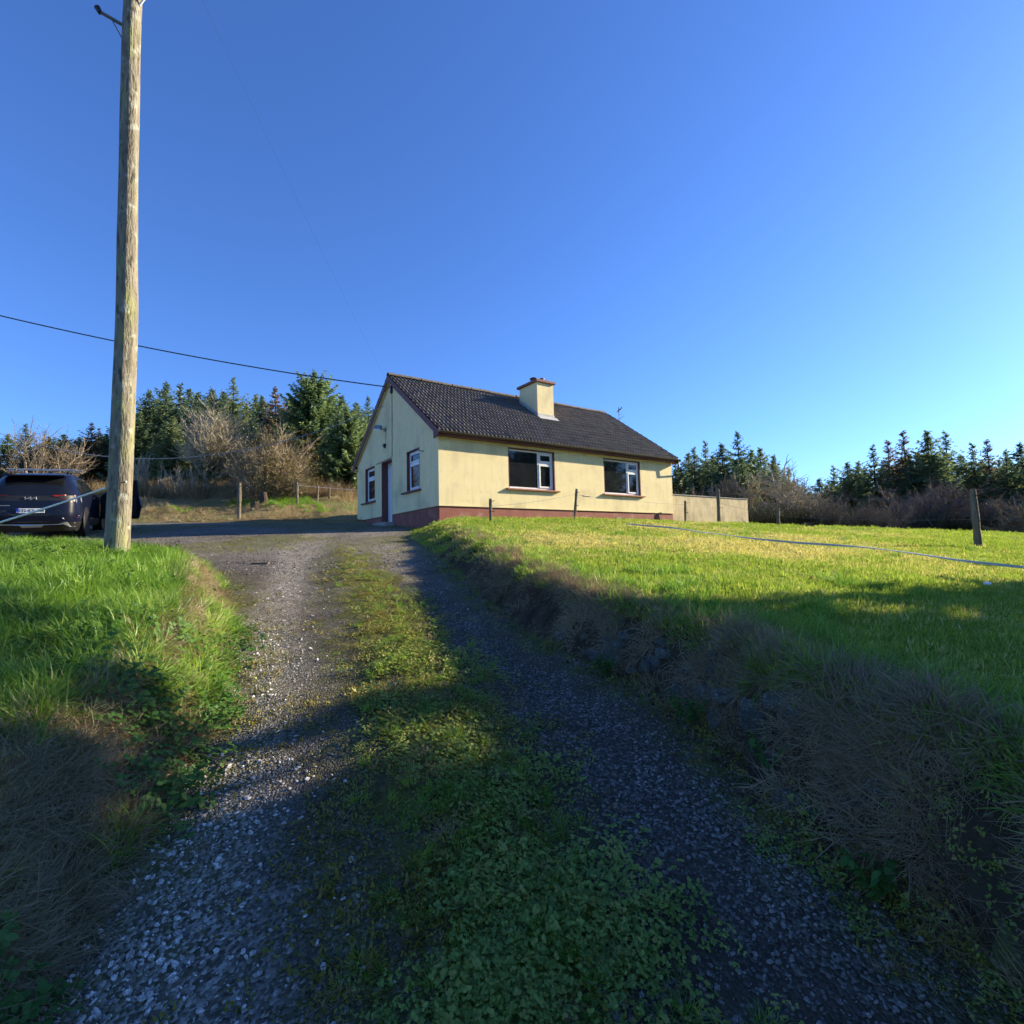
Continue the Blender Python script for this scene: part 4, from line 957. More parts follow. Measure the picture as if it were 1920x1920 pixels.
def bare_tree(name, x, y, ht, label, m, seed, levels=4, sx=1.0, leaves=None, group=None, **k):
    V, F, tips, iv = bare(seed, ht, 1.0 * k.pop('trunk', 2.2), levels, k.pop('spread', 1.0), m, **k)
    V = V * np.array([sx, sx, 1.0]); o = empty(name, (x, y, z_at(x, y) - .1), 0); tag(o, label, 'tree', group)
    me = bpy.data.meshes.new('branches'); me.from_pydata(V.tolist(), [], F); me.update(); me.materials.append(m); link('branches', me, o)
    if leaves:
        P = [(t[0] * sx, t[1] * sx, t[2]) for t in tips]; link('crown', leaf_cloud(P, leaves[0], leaves[1], leaves[2], leaves[3], 'crown', seed), o)
    if iv:
        P = [(a[0] * sx, a[1] * sx, a[2]) for a, q in iv if a[2] < ht * .38]
        if P: link('ivy', leaf_cloud(P, 900, .12, .16, M['ivy'], 'ivy', seed), o)
    return o
M['bud'] = leafmat('brown_buds', [(.12, .085, .04), (.20, .14, .06), (.16, .15, .05)], .3, .03, .1)
M['bud_olive'] = leafmat('olive_leaf', [(.10, .09, .02), (.16, .14, .03), (.20, .13, .05)], .35, .03, .1)
x, zt_ = col_to(385, 728, 33); ash_o = bare_tree('bare_tree', x, 33, zt_ - z_at(x, 33), 'tall bare pale-barked tree with ivy at the foot of its trunk', M['ash'], 23, 5, 1.6, kids=(10, 6, 4, 3, 2), r0=.13, ivy=1, spread=.9, trunk=2.0, lenf=.72, up=.75, base=.35, rmin=.010)
x, zt_ = col_to(512, 780, 29); bare_tree('bare_tree', x, 29, zt_ - z_at(x, 29), 'round bushy leafless tree with brown buds beside the slope fence', M['twig'], 7, 4, 1.15, leaves=(12000, .06, .14, M['bud_olive']), kids=(5, 5, 5, 4, 3), rmin=.006, r0=.09, multi=5, up=.2, spread=1.2, trunk=1.4, ivy=1, lenf=.66)
x, zt_ = col_to(92, 782, 34); bare_tree('bare_tree', x, 34, zt_ - z_at(x, 34), 'spreading bare pale tree on the slope behind the parked car', M['twig'], 10, 4, 1.1, kids=(5, 5, 4, 3), rmin=.006, r0=.09, multi=3, up=.5, spread=1.1, trunk=1.6)
x, zt_ = col_to(258, 838, 31); bare_tree('bare_sapling', x, 31, zt_ - z_at(x, 31), 'small pale bare sapling just past the pole on the slope', M['ash'], 12, 3, .8, kids=(6, 4, 3), r0=.03, multi=4, up=.6, spread=.6, trunk=1.2)
for i, (px, top, Y) in enumerate([(318, 850, 31), (352, 862, 30), (340, 855, 33)]):
    x, zt_ = col_to(px, top, Y); bare_tree('bare_sapling', x, Y, max(1.0, zt_ - z_at(x, Y)), 'thin bare sapling among the brown undergrowth on the slope', M['ash'], 40 + i, 3, .7, group='saplings in the undergrowth', kids=(5, 3, 3), r0=.03, multi=2, up=.5, spread=.7, trunk=1.2)
x, zt_ = col_to(1442, 862, 34); bare_tree('bare_tree', x, 34, zt_ - z_at(x, 34), 'rounded grey bare tree with ivy beyond the end of the yard wall', M['ash'], 15, 4, 1.45, kids=(7, 6, 5, 4, 3), r0=.10, multi=4, up=.15, spread=1.1, trunk=1.6, ivy=1, leaves=(1500, .09, .12, M['bud']))
x, zt_ = col_to(1355, 878, 34); bare_tree('bare_tree', x, 34, zt_ - z_at(x, 34), 'upright grey bare shrub rising behind the yard wall', M['twig'], 16, 4, .9, kids=(6, 5, 4, 3), r0=.06, multi=4, up=.7, spread=.6, trunk=1.6)
x, zt_ = col_to(1298, 905, 33); bare_tree('bare_shrub', x, 33, zt_ - z_at(x, 33), 'little bare shrub behind the yard wall by the lean-to', M['twig'], 17, 3, .9, kids=(6, 5, 4), r0=.05, multi=4, up=.7, spread=.6, trunk=1.4)
x, zt_ = col_to(1740, 885, 30); bare_tree('bare_tree', x, 30, zt_ - z_at(x, 30), 'broad dark bare tree low in front of the tallest backlit spruces', M['twig_dark'], 18, 4, 1.7, kids=(6, 6, 5, 4, 3), r0=.08, multi=5, up=.1, spread=1.1, trunk=1.5)
x, zt_ = col_to(1925, 905, 24); bare_tree('bare_shrub', x, 24, zt_ - z_at(x, 24), 'grey bare shrub right of the lone thick fence post', M['twig'], 19, 4, 1.3, kids=(6, 5, 4, 4), r0=.06, multi=5, up=.1, spread=1.2, trunk=1.3)

# ------------------------------------------------------------------ clumps scattered over the ground
def blades(seed, n, h0, h1, w, rad, lean, curl, m, name, segs=3):
    r = np.random.default_rng(seed); V = []; F = []; o = 0
    for i in range(n):
        a = r.random() * 6.283; rr = rad * math.sqrt(r.random()); p = np.array([rr * math.cos(a), rr * math.sin(a), -.01])
        ph = a + r.normal(0, .9); h = r.uniform(h0, h1); le = abs(r.normal(lean, .25)); cu = curl * r.uniform(.5, 1.3)
        d = np.array([math.cos(ph), math.sin(ph), 0]); sd = np.array([-math.sin(ph + r.normal(0, .5)), math.cos(ph), 0]); sd /= np.linalg.norm(sd)
        ww = w * r.uniform(.7, 1.3); q = p.copy(); th = le
        for s in range(segs + 1):
            t = s / segs; k = ww * (1 - t ** 1.6)
            if s < segs: V += [q - sd * k, q + sd * k]
            else: V += [q]
            q = q + (d * math.sin(th) + np.array([0, 0, 1]) * math.cos(th)) * (h / segs); th += cu / segs
        for s in range(segs - 1): b = o + 2 * s; F += [(b, b + 1, b + 3), (b, b + 3, b + 2)]
        b = o + 2 * (segs - 1); F.append((b, b + 1, b + 2)); o += 2 * segs + 1
    return np_mesh(name, np.array(V), np.array(F), m)
def weed(seed, n, ls, rad, hgt, m, name, wr=.38):
    r = np.random.default_rng(seed); V = []; F = []; o = 0
    for i in range(n):
        a = r.random() * 6.283; rr = rad * math.sqrt(r.random()); c = np.array([rr * math.cos(a), rr * math.sin(a), hgt * r.uniform(.3, 1)])
        for leaf in range(3):
            b = a + (leaf - 1) * 1.3 + r.normal(0, .3); d = np.array([math.cos(b), math.sin(b), r.uniform(-.35, .45)]); d /= np.linalg.norm(d)
            s = np.cross(d, [0, 0, 1]) + r.normal(0, .2, 3); s /= np.linalg.norm(s); l = ls * r.uniform(.6, 1.25); w_ = l * wr; up = np.cross(s, d) * l * .12
            V += [c, c + d * l * .3 + s * w_ * .8 + up, c + d * l * .7 + s * w_ + up, c + d * l, c + d * l * .7 - s * w_ + up, c + d * l * .3 - s * w_ * .8 + up]
            F += [(o, o + 1, o + 5), (o + 1, o + 2, o + 5), (o + 2, o + 4, o + 5), (o + 2, o + 3, o + 4)]; o += 6
    return np_mesh(name, np.array(V), np.array(F), m)
def pebble_mesh(seed, m):
    import bmesh
    bm = bmesh.new(); bmesh.ops.create_icosphere(bm, subdivisions=1, radius=1); r = random.Random(seed)
    for v in bm.verts: v.co = Vector((v.co.x * 1.25, v.co.y * .9, v.co.z * .62)) * r.uniform(.8, 1.15)
    me = bpy.data.meshes.new('pebble'); bm.to_mesh(me); bm.free(); me.materials.append(m)
    me.polygons.foreach_set('use_smooth', [False] * len(me.polygons)); return me

def scatter(name, pts, rot, scl, proto_mesh, label, cat):
    me = bpy.data.meshes.new(name); n = len(pts)
    me.vertices.add(n); me.vertices.foreach_set('co', np.asarray(pts, np.float32).ravel())
    a = me.attributes.new('rot', 'FLOAT_VECTOR', 'POINT'); a.data.foreach_set('vector', np.asarray(rot, np.float32).ravel())
    a = me.attributes.new('scl', 'FLOAT', 'POINT'); a.data.foreach_set('value', np.asarray(scl, np.float32))
    me.update(); o = link(name, me); tag(o, label, cat, None, 'stuff')
    proto = bpy.data.objects.new(name + '_clump', proto_mesh)
    ng = bpy.data.node_groups.new(name, 'GeometryNodeTree')
    ng.interface.new_socket('Geometry', in_out='INPUT', socket_type='NodeSocketGeometry'); ng.interface.new_socket('Geometry', in_out='OUTPUT', socket_type='NodeSocketGeometry')
    gi = ng.nodes.new('NodeGroupInput'); go = ng.nodes.new('NodeGroupOutput'); L = ng.links.new
    ip = ng.nodes.new('GeometryNodeInstanceOnPoints'); ob = ng.nodes.new('GeometryNodeObjectInfo'); ob.inputs['Object'].default_value = proto; ob.inputs['As Instance'].default_value = True
    n1 = ng.nodes.new('GeometryNodeInputNamedAttribute'); n1.data_type = 'FLOAT_VECTOR'; n1.inputs[0].default_value = 'rot'
    n2 = ng.nodes.new('GeometryNodeInputNamedAttribute'); n2.data_type = 'FLOAT'; n2.inputs[0].default_value = 'scl'
    er = ng.nodes.new('FunctionNodeEulerToRotation'); L(n1.outputs[0], er.inputs[0])
    L(gi.outputs[0], ip.inputs['Points']); L(ob.outputs['Geometry'], ip.inputs['Instance']); L(er.outputs[0], ip.inputs['Rotation']); L(n2.outputs[0], ip.inputs['Scale'])
    L(ip.outputs[0], go.inputs[0]); md = o.modifiers.new('scatter', 'NODES'); md.node_group = ng
    return o
def normals(x, y, e=.12):
    dx = (H(x + e, y) - H(x - e, y)) / (2 * e); dy = (H(x, y + e) - H(x, y - e)) / (2 * e); return dx, dy
def tilt(x, y, k=.6, jitter=.15):
    """euler that leans a clump partly with the slope, random turn first"""
    dx, dy = normals(x, y); n = len(x); yaw = rng.uniform(0, 6.283, n)
    # lean about world axes: R = Ry(ty) Rx(tx) Rz(yaw) -> approximate with euler XYZ of the combined matrix
    tx = np.arctan(dy) * k + rng.normal(0, jitter, n); ty = -np.arctan(dx) * k + rng.normal(0, jitter, n)
    cx, sx, cy, sy, cz, sz = np.cos(tx), np.sin(tx), np.cos(ty), np.sin(ty), np.cos(yaw), np.sin(yaw)
    # M = Ry * Rx * Rz
    m00 = cy * cz + sy * sx * sz; m10 = cx * sz; m20 = -sy * cz + cy * sx * sz; m21 = sy * sz + cy * sx * cz; m22 = cy * cx
    return np.stack([np.arctan2(m21, m22), np.arcsin(np.clip(-m20, -1, 1)), np.arctan2(m10, m00)], 1)
def inview(x, y, m=.12):
    return (np.abs(x) < (1.0 + m) * np.maximum(y, .6) + .9) & (y > .7)
def sample(n, x0, x1, y0, y1, near=None):
    if near is None: x = rng.uniform(x0, x1, n); y = rng.uniform(y0, y1, n)
    else:
        y = y0 * (y1 / y0) ** rng.random(n); x = rng.uniform(-1.15, 1.15, n) * (y + .6)
        k = (x > x0) & (x < x1); x, y = x[k], y[k]
    k = inview(x, y); return x[k], y[k]
def put(name, x, y, scl, mesh, label, cat, dz=0.0, k=.6, jit=.15):
    z = H(x, y) + dz; scatter(name, np.stack([x, y, z], 1), tilt(x, y, k, jit), scl, mesh, label, cat)

M['grass'] = leafmat('lawn_blades', [(.075, .125, .014), (.12, .18, .018), (.17, .225, .026), (.24, .27, .05)], .5, .02, .5)
M['grass_yellow'] = leafmat('dry_lawn_blades', [(.28, .24, .05), (.36, .28, .09), (.25, .27, .04)], .5, .04, .5)
M['grass_long'] = leafmat('verge_blades', [(.05, .115, .012), (.085, .17, .016), (.14, .23, .024), (.21, .27, .04)], .55, .03, .5)
M['straw'] = leafmat('dead_grass', [(.085, .062, .03), (.15, .11, .055), (.22, .17, .09), (.10, .11, .03)], .35, .05, .5)
M['straw_dark'] = leafmat('dead_bank_grass', [(.08, .056, .028), (.14, .10, .052), (.21, .155, .085)], .3, .04, .5)
M['weed'] = leafmat('ground_weeds', [(.06, .105, .018), (.105, .155, .026), (.155, .20, .036), (.20, .165, .04)], .4, .03, .6)
M['moss'] = leafmat('moss_tufts', [(.06, .065, .008), (.10, .10, .012), (.15, .13, .02), (.12, .08, .03)], .3, .03, .5)
M['nettle'] = leafmat('nettle_leaves', [(.03, .075, .016), (.045, .10, .02), (.07, .125, .03)], .4, .015, .4)
M['pebble'] = mat('pebble', (.16, .148, .13), (.55, .52, .47), .85, 1.2, 2, 0, None, .3, obrand=.75)
M['pebble_dark'] = mat('dark_chip', (.075, .068, .06), (.22, .20, .175), .8, 1.2, 2, 0, None, .3, obrand=.6)
M['crumb'] = mat('earth_crumb', (.045, .034, .023), (.13, .10, .07), .95, 1.5, 3, 0, None, .1, obrand=.6)
M['undergrowth'] = leafmat('dead_undergrowth', [(.075, .05, .032), (.13, .09, .05), (.19, .14, .07), (.11, .10, .035)], .3, .03, .6)

lawnA = blades(1, 44, .018, .052, .0032, .11, .4, .8, M['grass'], 'lawn_clump')
lawnB = blades(2, 34, .016, .045, .0036, .12, .5, .8, M['grass_yellow'], 'dry_lawn_clump')
longA = blades(3, 46, .14, .34, .0048, .10, .35, 1.3, M['grass_long'], 'verge_clump', 4)
strawA = blades(4, 84, .07, .27, .0019, .11, .85, 1.5, M['straw'], 'straw_clump', 4)
strawD = blades(5, 90, .05, .21, .0016, .10, 1.1, 1.5, M['straw_dark'], 'dead_clump', 4)
weedA = weed(6, 26, .0125, .085, .035, M['weed'], 'weed_clump'); weedB = weed(8, 22, .026, .11, .10, M['nettle'], 'leafy_clump', .32)
weedC = weed(16, 34, .010, .08, .018, leafmat('matted_leaves', [(.16, .10, .03), (.14, .13, .02), (.10, .15, .02), (.22, .18, .05), (.09, .06, .03)], .35, .03, .5), 'mat_clump', .4)
mossA = blades(7, 46, .005, .016, .004, .07, .8, .9, M['moss'], 'moss_clump', 2)

dR = lambda x, y: sdist(x, y, EDGE_R); dL = lambda x, y: -sdist(x, y, EDGE_L)
# lawn
x, y = sample(95000, -4, 30, .75, 27, True); d = dR(x, y); k = (d > np.interp(y, [2, 4, 6, 12], [.22, .26, .3, .1])) & ~((y > 15.5) & ((x + 2.213) * HW.x + (y - 16.2) * HW.y > -.02) & (x < 7.3)); x, y = x[k], y[k]
pat = fbm(x, y, 2.6, 3) + .22 * np.exp(-((x - 3.0) / 3.2) ** 2 - ((y - 8.5) / 4.0) ** 2); dry = pat > .66 + .14 * rng.normal(0, 1, len(x))
sc_ = np.interp(y, [2, 6, 12, 25], [.95, 1.05, 1.35, 1.9]) * rng.uniform(.7, 1.3, len(x)) * (1 + .5 * (fbm(x, y, .6, 2) - .5))
put('lawn_grass', x[~dry], y[~dry], sc_[~dry], lawnA, 'short bright green lawn grass in front of the cottage', 'grass')
put('dry_lawn_grass', x[dry], y[dry], sc_[dry], lawnB, 'yellowed dry patches of short lawn grass', 'grass')
# longer tufts at the lawn edge and here and there
x, y = sample(18000, -2, 9, .75, 14, True); d = dR(x, y); w_ = np.interp(y, [2.2, 3.4, 5.5, 9], [.24, .27, .42, .65])
k = ((d > w_ * .62) & (d < w_ * 1.6 + .3) & (rng.random(len(x)) < .40)) | ((d > .4) & (fbm(x, y, .8, 2) > .74)); x, y = x[k], y[k]
put('edge_grass', x, y, rng.uniform(.25, .6, len(x)), longA, 'longer green tufts hanging over the lawn edge of the cut bank', 'grass', 0, .9, .3)
# cut bank face: dead hanging grass
x, y = sample(64000, -1.8, 3.2, .72, 11, True); d = dR(x, y); w_ = np.interp(y, [2.2, 3.4, 5.5, 9], [.24, .27, .42, .65])
k = (d > .0) & (d < w_ * 1.25) & (rng.random(len(x)) < .3 + .7 * sstep(.3, .7, d / w_)) & (fbm(x, y, .38, 2) + .10 * rng.normal(0, 1, len(x)) > np.interp(y, [1, 1.8, 2.2, 4, 6], [.28, .34, .40, .43, .45])); x, y = x[k], y[k]
put('bank_dead_grass', x, y, rng.uniform(.5, 1.05, len(x)), strawD, 'dead brown grass hanging down the face of the cut bank', 'grass', 0, 1.15, .35)
x, y = sample(9000, -1.5, 3.2, .9, 9, True); d = dR(x, y); k = (d > -.2) & (d < .28) & (rng.random(len(x)) < .55) & (fbm(x + 3, y, .3, 2) > .5); x, y = x[k], y[k]
put('bank_weeds', x, y, rng.uniform(.35, .85, len(x)), weedA, 'low green weeds along the foot of the cut bank', 'weeds', 0, .8, .3)
x, y = sample(70000, -1.8, 3.4, .8, 8, True); d = dR(x, y); w_ = np.interp(y, [2.2, 3.4, 5.5, 9], [.24, .27, .42, .65])
k = (d > -.1) & (d < w_ * np.interp(y, [.8, 1.6, 2.5], [2.2, 1.5, .95])) & (rng.random(len(x)) < .8); x, y = x[k], y[k]
put('bank_crumbs', x, y, .003 + .014 * rng.random(len(x)) ** 3, pebble_mesh(5, M['crumb']), 'crumbled dark earth and small stones on the face of the cut bank', 'earth', .002, .8, .7)
x, y = sample(16000, -1.8, 3.4, .8, 8, True); d = dR(x, y); w_ = np.interp(y, [2.2, 3.4, 5.5, 9], [.24, .27, .42, .65])
k = (d > -.05) & (d < w_) & (fbm(x + 21, y, .3, 2) > .54); x, y = x[k], y[k]
put('bank_moss', x, y, rng.uniform(.5, 1.2, len(x)), mossA, 'moss patches on the face of the cut bank', 'moss', .002, 1.0, .3)
x, y = sample(40000, -2.2, 3.4, .8, 12, True); d = dR(x, y); w_ = np.interp(y, [2.2, 3.4, 5.5, 9], [.24, .27, .42, .65])
k = (d > w_ * .7) & (d < w_ * 1.35 + .05) & (fbm(x + 31, y, .5, 2) > .46) & (rng.random(len(x)) < .6); x, y = x[k], y[k]
put('rim_dead_grass', x, y, rng.uniform(.35, .75, len(x)), strawA, 'straw-coloured dry grass along the rim of the cut bank', 'grass', 0, 1.1, .35)
# left bank
x, y = sample(60000, -14, -.9, 1.0, 11, True); d = dL(x, y); k = d > .05; x, y, d = x[k], y[k], d[k]
pat = .6 * fbm(x, y, .75, 3) + .4 * fbm(x + 7, y, .22, 2); lush = sstep(.2, .8, d) * sstep(1.2, 3.5, y)
dead = (pat > .55 + .20 * lush + .07 * rng.normal(0, 1, len(x))); edge_ = (d < .42) & (rng.random(len(x)) < .8) & (fbm(x + 2, y, .5, 2) > .36); dead = dead | edge_; thin = rng.random(len(x)) < np.where(dead, np.where(d < .3, .35, .65), np.clip(.55 + .5 * lush, 0, 1))
k = ~dead & thin; put('verge_grass', x[k], y[k], rng.uniform(.35, .85, k.sum()) * np.interp(y[k], [1, 4, 5.5, 9], [.9, 1, .75, .7]), longA, 'long lush green grass on the bank under the pole', 'grass', 0, .8, .3)
k = dead & thin; put('verge_dead_grass', x[k], y[k], rng.uniform(.35, .85, k.sum()), strawA, 'straw-coloured dead grass tufts on the bank beside the track', 'grass', 0, .9, .35)
x, y = sample(16000, -10, -.9, 1.0, 9, True); d = dL(x, y); k = (d > -.12) & (rng.random(len(x)) < .35) & (fbm(x + 9, y, .6, 2) > .56); x, y = x[k], y[k]
put('verge_weeds', x, y, rng.uniform(.6, 1.3, len(x)), weedB, 'broad-leaved green weeds among the grass of the pole bank', 'weeds', .01, .8, .3)
# middle of the track
x, y = sample(75000, -9, 2, .8, 19, True); m_ = moss_mask(x, y); inn = (dR(x, y) < .05) & (dL(x, y) < .05); mid = np.abs(TC(x + .0, y))
wgt = np.exp(-((TC(x, y) - .22) / .30) ** 2) * (1 - sstep(9, 12, y)); pat = fbm(x, y, .5, 3)
k = inn & (rng.random(len(x)) < wgt * sstep(.44, .60, pat) * np.interp(y, [1, 2.2, 3.5, 6], [.62, .6, .35, .3])); xa, ya = x[k], y[k]
put('track_moss_mat', *(lambda kk: (x[kk], y[kk], rng.uniform(.5, 1.0, kk.sum())))(inn & (rng.random(len(x)) < wgt * sstep(1.8, 3.2, y) * .9)), weedC, 'brown and yellow-green low leaves matted along the middle of the track', 'weeds', 0, .8, .3)
put('track_weeds', xa, ya, rng.uniform(.4, 1.2, len(xa)), weedA, 'low leafy green weeds growing along the middle of the track', 'weeds', 0, .8, .25)
bare_ = np.exp(-((TC(x, y) - .92) / .26) ** 2) * (1 - sstep(7, 9, y)); k = inn & (rng.random(len(x)) < np.clip(m_ - bare_, 0, 1) * sstep(.40, .62, fbm(x + 5, y, .4, 2)) * np.interp(y, [1, 3, 5], [.4, .7, .75])); xa, ya = x[k], y[k]
put('track_moss', xa, ya, rng.uniform(.6, 1.6, len(xa)), mossA, 'yellow-green moss tufts on the track between the wheel marks', 'moss', 0, .8, .25)
k = inn & (rng.random(len(x)) < wgt * .10 * (1 - sstep(6, 8, y))); xa, ya = x[k], y[k]
put('track_grass', xa, ya, rng.uniform(.12, .32, len(xa)), longA, 'sparse short grass blades in the middle of the track', 'grass', 0, .8, .5)
k = inn & (rng.random(len(x)) < (wgt * .05 + .015 * m_) * (1 - sstep(7, 9, y))); xa, ya = x[k], y[k]
put('track_litter', xa, ya, rng.uniform(.15, .45, len(xa)), strawD, 'scraps of dead grass lying on the track', 'grass', 0, .8, .6)
# pebbles
x, y = sample(70000, -6, 2, .8, 9, True); pm = pale_mask(x, y); inn = (dR(x, y) < .0) & (dL(x, y) < .08)
cl_ = sstep(.35, .6, fbm(x, y, .35, 3))
k = inn & (rng.random(len(x)) < np.clip(pm * 1.0, 0, 1) * (.35 + .65 * cl_)); xa, ya = x[k], y[k]
put('gravel_chippings', xa, ya, .0035 + .009 * rng.random(len(xa)) ** 2.4, pebble_mesh(1, M['pebble']), 'pale loose gravel chippings in the wheel track by the pole bank', 'gravel', .001, .5, .6)
k = inn & (rng.random(len(x)) < np.exp(-((TC(x, y) - .92) / .36) ** 2) * .7 + .05); xa, ya = x[k], y[k]
put('gravel_fines', xa, ya, .003 + .007 * rng.random(len(xa)) ** 2.5, pebble_mesh(2, M['pebble_dark']), 'dark fine gravel in the wheel track by the cut bank', 'gravel', .001, .5, .6)
x, y = sample(30000, -16, 1, 7.5, 20, True); k = (dR(x, y) < 0) & (dL(x, y) < 0) & (rng.random(len(x)) < .25 + .6 * fbm(x, y, 1.2, 3)); x, y = x[k], y[k]
put('yard_gravel', x, y, .008 + .016 * rng.random(len(x)) ** 2, pebble_mesh(3, M['pebble_dark']), 'scattered rough gravel over the yard before the cottage door', 'gravel', .001, .5, .6)
# back of the yard: straw bank, undergrowth along the wood edge
x = rng.uniform(-34, -3.5, 9000); y = rng.uniform(18, 34, 9000); k = inview(x, y, .05) & (y > 21.5 + .05 * (x + 8)) & (((x + 2.213) * HU.x + (y - 16.2) * HU.y) < -.1); x, y = x[k], y[k]
gr = (fbm(x, y, 4, 2) + .8 * sstep(-13, -9, x) * sstep(23.5, 25.5, y) > .70)
put('straw_grass', x[~gr], y[~gr], rng.uniform(.5, 1.3, (~gr).sum()), strawA, 'straw-coloured rough grass on the slope at the back of the yard', 'grass', 0, .7, .4)
put('slope_grass', x[gr], y[gr], rng.uniform(.5, 1.1, gr.sum()), longA, 'green grass on the slope behind the cottage gable', 'grass', 0, .7, .3)
brush = blades(9, 60, .5, 1.5, .010, .5, .3, .9, M['undergrowth'], 'brush_clump', 4)
x = rng.uniform(-50, -6, 3600); y = rng.uniform(28.0, 40, 3600); k = inview(x, y, .05) & (y > 28.5 - .08 * (x + 10)) & (x < -.2 * y - 3.0); x, y = x[k], y[k]
put('dead_undergrowth', x, y, rng.uniform(.35, .85, len(x)) * (.5 + fbm(x, y, 3, 2)), brush, 'brown dead bracken and brambles along the foot of the plantation', 'undergrowth', 0, .5, .3)
dark = blades(10, 60, .4, 1.3, .012, .5, .4, .9, leafmat('dark_undergrowth', [(.02, .022, .012), (.035, .035, .018), (.05, .045, .025)], .2, .02, .5), 'dark_brush_clump', 4)
x = rng.uniform(9, 46, 4200); y = rng.uniform(24, 36, 4200); k = inview(x, y, .05) & (y > 27.5 - .05 * x); x, y = x[k], y[k]
put('dark_undergrowth', x, y, rng.uniform(.6, 1.5, len(x)), dark, 'dark brambles and bracken along the plantation edge beyond the lawn', 'undergrowth', 0, .5, .3)

# ------------------------------------------------------------------ stones in the cut bank
M['stone'] = mat('bank_stone', (.065, .068, .055), (.17, .175, .15), .9, 9, 9, .8, 30, .15, c3=(.36, .37, .31), s3=5, t3=(.55, .68), obrand=.25)
def stone_mesh(seed):
    import bmesh
    bm = bmesh.new(); bmesh.ops.create_cube(bm, size=2); bmesh.ops.subdivide_edges(bm, edges=bm.edges[:], cuts=1, use_grid_fill=True); r = random.Random(seed)
    for v in bm.verts:
        p = v.co.normalized() * 1.25; v.co = v.co.lerp(p, .55) * r.uniform(.8, 1.15)
    me = bpy.data.meshes.new('stone'); bm.to_mesh(me); bm.free(); me.materials.append(M['stone']); return me
stones = [stone_mesh(i) for i in range(6)]
sw = empty('stone_facing', (1.1, 2.6, z_at(1.0, 2.6))); tag(sw, 'old tumbled stone facing half buried in the cut bank beside the track', 'stone wall')
def edge_point(y, off):
    xe = np.interp(y, EDGE_R[:, 1], EDGE_R[:, 0]); d = 0
    return xe + off * .9, y + off * .42
r = random.Random(8)
for (ye, lo, hi, n) in ((3.7, .05, .15, 6), (3.3, .05, .16, 9), (2.85, .04, .16, 9), (2.4, .04, .16, 7), (1.95, .04, .16, 5)):
    for i in range(n):
        yy = ye + r.uniform(-.26, .26); x_, y_ = edge_point(yy, r.uniform(lo, hi)); zz = z_at(x_, y_)
        o = link('stone', r.choice(stones), sw); s = r.uniform(.03, .062)
        o.location = Vector((x_ + .004, y_ + .002, zz - .018)) - sw.location; o.scale = (s * r.uniform(.6, 1), s * r.uniform(.9, 1.7), s * r.uniform(.5, 1.0)); o.rotation_euler = (r.uniform(-.5, .5), r.uniform(-.4, .4), r.uniform(-.6, 1.2))

# ------------------------------------------------------------------ single plants and odds and ends
def leafy_plant(x, y, h, label, seed):
    r = random.Random(seed); o = empty('leafy_plant', (x, y, z_at(x, y))); tag(o, label, 'plant')
    st = MB(); lf = MB()
    for s in range(7):
        a = s * .9 + r.random(); lean = r.uniform(.2, .6); tip = Vector((math.cos(a) * lean * h, math.sin(a) * lean * h, h * r.uniform(.7, 1)))
        st.tube([(0, 0, -.02), tip * .5 + Vector((0, 0, .02)), tip], [.004, .003, .002], 4)
        for k in range(7):
            t = .3 + .7 * k / 6; p = tip * t; b = a + (k % 2 * 2 - 1) * 1.1 + r.uniform(-.3, .3); l = .042 * r.uniform(.7, 1.2)
            d = Vector((math.cos(b), math.sin(b), r.uniform(-.4, .2))).normalized(); sdv = d.cross(Vector((0, 0, 1))).normalized() * l * .28
            lf.add([p, p + d * l * .25 + sdv * .8, p + d * l * .6 + sdv * .9 - Vector((0, 0, l * .08)), p + d * l - Vector((0, 0, l * .2)), p + d * l * .6 - sdv * .9 - Vector((0, 0, l * .08)), p + d * l * .25 - sdv * .8], [(0, 1, 5), (1, 2, 4, 5), (2, 3, 4)])
    st.build('stem', M['nettle'], o); lf.build('foliage', M['nettle'], o)
leafy_plant(.86, 2.75, .16, 'leafy green plant at the foot of the stones in the cut bank', 1)
leafy_plant(1.02, 2.25, .17, 'leafy green plant below the lowest stones of the cut bank', 2)
leafy_plant(1.12, 1.78, .14, 'small leafy plant where track meets bank near the pale litter', 3)
leafy_plant(.55, 3.35, .15, 'leafy plant at the track edge under the overhanging dead grass', 4)
o = MB().add([(-.32, -.05, 0), (.30, -.07, .0), (.33, .05, 0), (-.30, .06, 0), (-.31, -.045, .05), (.29, -.06, .045), (.32, .045, .05), (-.29, .05, .055)], [(3, 2, 1, 0), (4, 5, 6, 7), (0, 1, 5, 4), (1, 2, 6, 5), (2, 3, 7, 6), (3, 0, 4, 7)]).build('wood_plank', M['post'], None)
px_, py_ = -4.1, 8.7; o.scale = (.42, .7, .6); o.location = (px_, py_, z_at(px_, py_) + .0); o.rotation_euler = (0, 0, .25); tag(o, 'dark short piece of plank lying across the track', 'plank')
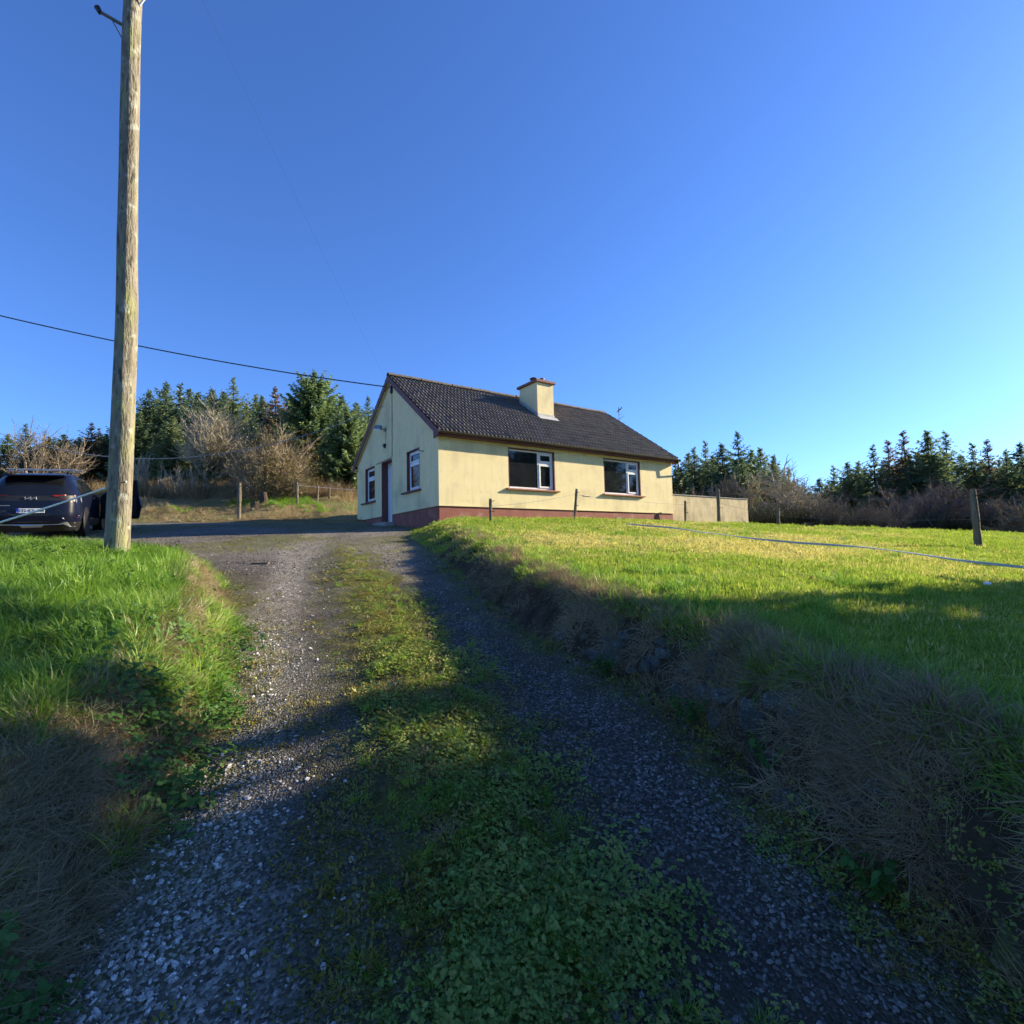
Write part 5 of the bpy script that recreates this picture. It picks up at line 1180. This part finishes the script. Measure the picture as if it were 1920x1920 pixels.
def stump(x, y, h, rd, label):
    o = empty('tree_stump', (x, y, z_at(x, y))); tag(o, label, 'stump')
    MB().tube([(0, 0, -.2), (.02, 0, h * .5), (-.03, .02, h)], [rd * 1.25, rd, rd * .95], 12).build('trunk', M['bark'], o)
    MB().tube([(-.03, .02, h), (-.03, .02, h + .012)], rd * .9, 12).build('cut_face', mat('cut_wood', (.30, .17, .08), (.40, .25, .13), .9, 8, 5), o)
x, _z = col_to(494, 940, 25.5); stump(x, 25.5, .62, .17, 'upright cut stump in front of the round leafless tree')
x, _z = col_to(478, 944, 24.5); stump(x, 24.5, .30, .20, 'low pale cut stump beside the upright stump')
me = stone_mesh(77); o = link('earth_clod', me); me.materials.clear(); me.materials.append(M['bark']); x, _z = col_to(1515, 988, 19.0); o.location = (x, 19.0, z_at(x, 19) + .04); o.scale = (.17, .12, .10); tag(o, 'dark clod of earth lying on the far lawn', 'clod')
me = stone_mesh(78); o = link('litter_scrap', me); me.materials.clear(); me.materials.append(M['upvc']); o.location = (4.35, 4.95, z_at(4.35, 4.95) + .05); o.scale = (.025, .02, .012); tag(o, 'tiny white scrap lying on the shaded lawn', 'litter')

# grey bare scrub along the foot of the plantation beyond the lawn
Vb, Fb, tb, ib = bare(51, 2.6, 1.4, 4, 1.15, None, kids=(5, 5, 4, 3), r0=.05, multi=5, up=.2, rmin=.006)
scrub = bpy.data.meshes.new('branches'); scrub.from_pydata((Vb * np.array([1.35, 1.35, 1.0])).tolist(), [], Fb); scrub.update(); scrub.materials.append(M['twig_dark'])
rs = random.Random(12)
for k in range(11):
    px = 1530 + k * 40 + rs.uniform(-12, 12); Y = rs.uniform(25.5, 30); x = (px - 960) / 1002 * Y
    o = empty('bare_shrub', (x, Y, z_at(x, Y) - .1), rs.uniform(0, 6.28)); q = rs.uniform(.6, 1.0); o.scale = (q, q, q * rs.uniform(.8, 1.2)); link('branches', scrub, o)
    tag(o, 'grey leafless scrub bush along the foot of the dark plantation', 'shrub', 'scrub bushes along the plantation foot')
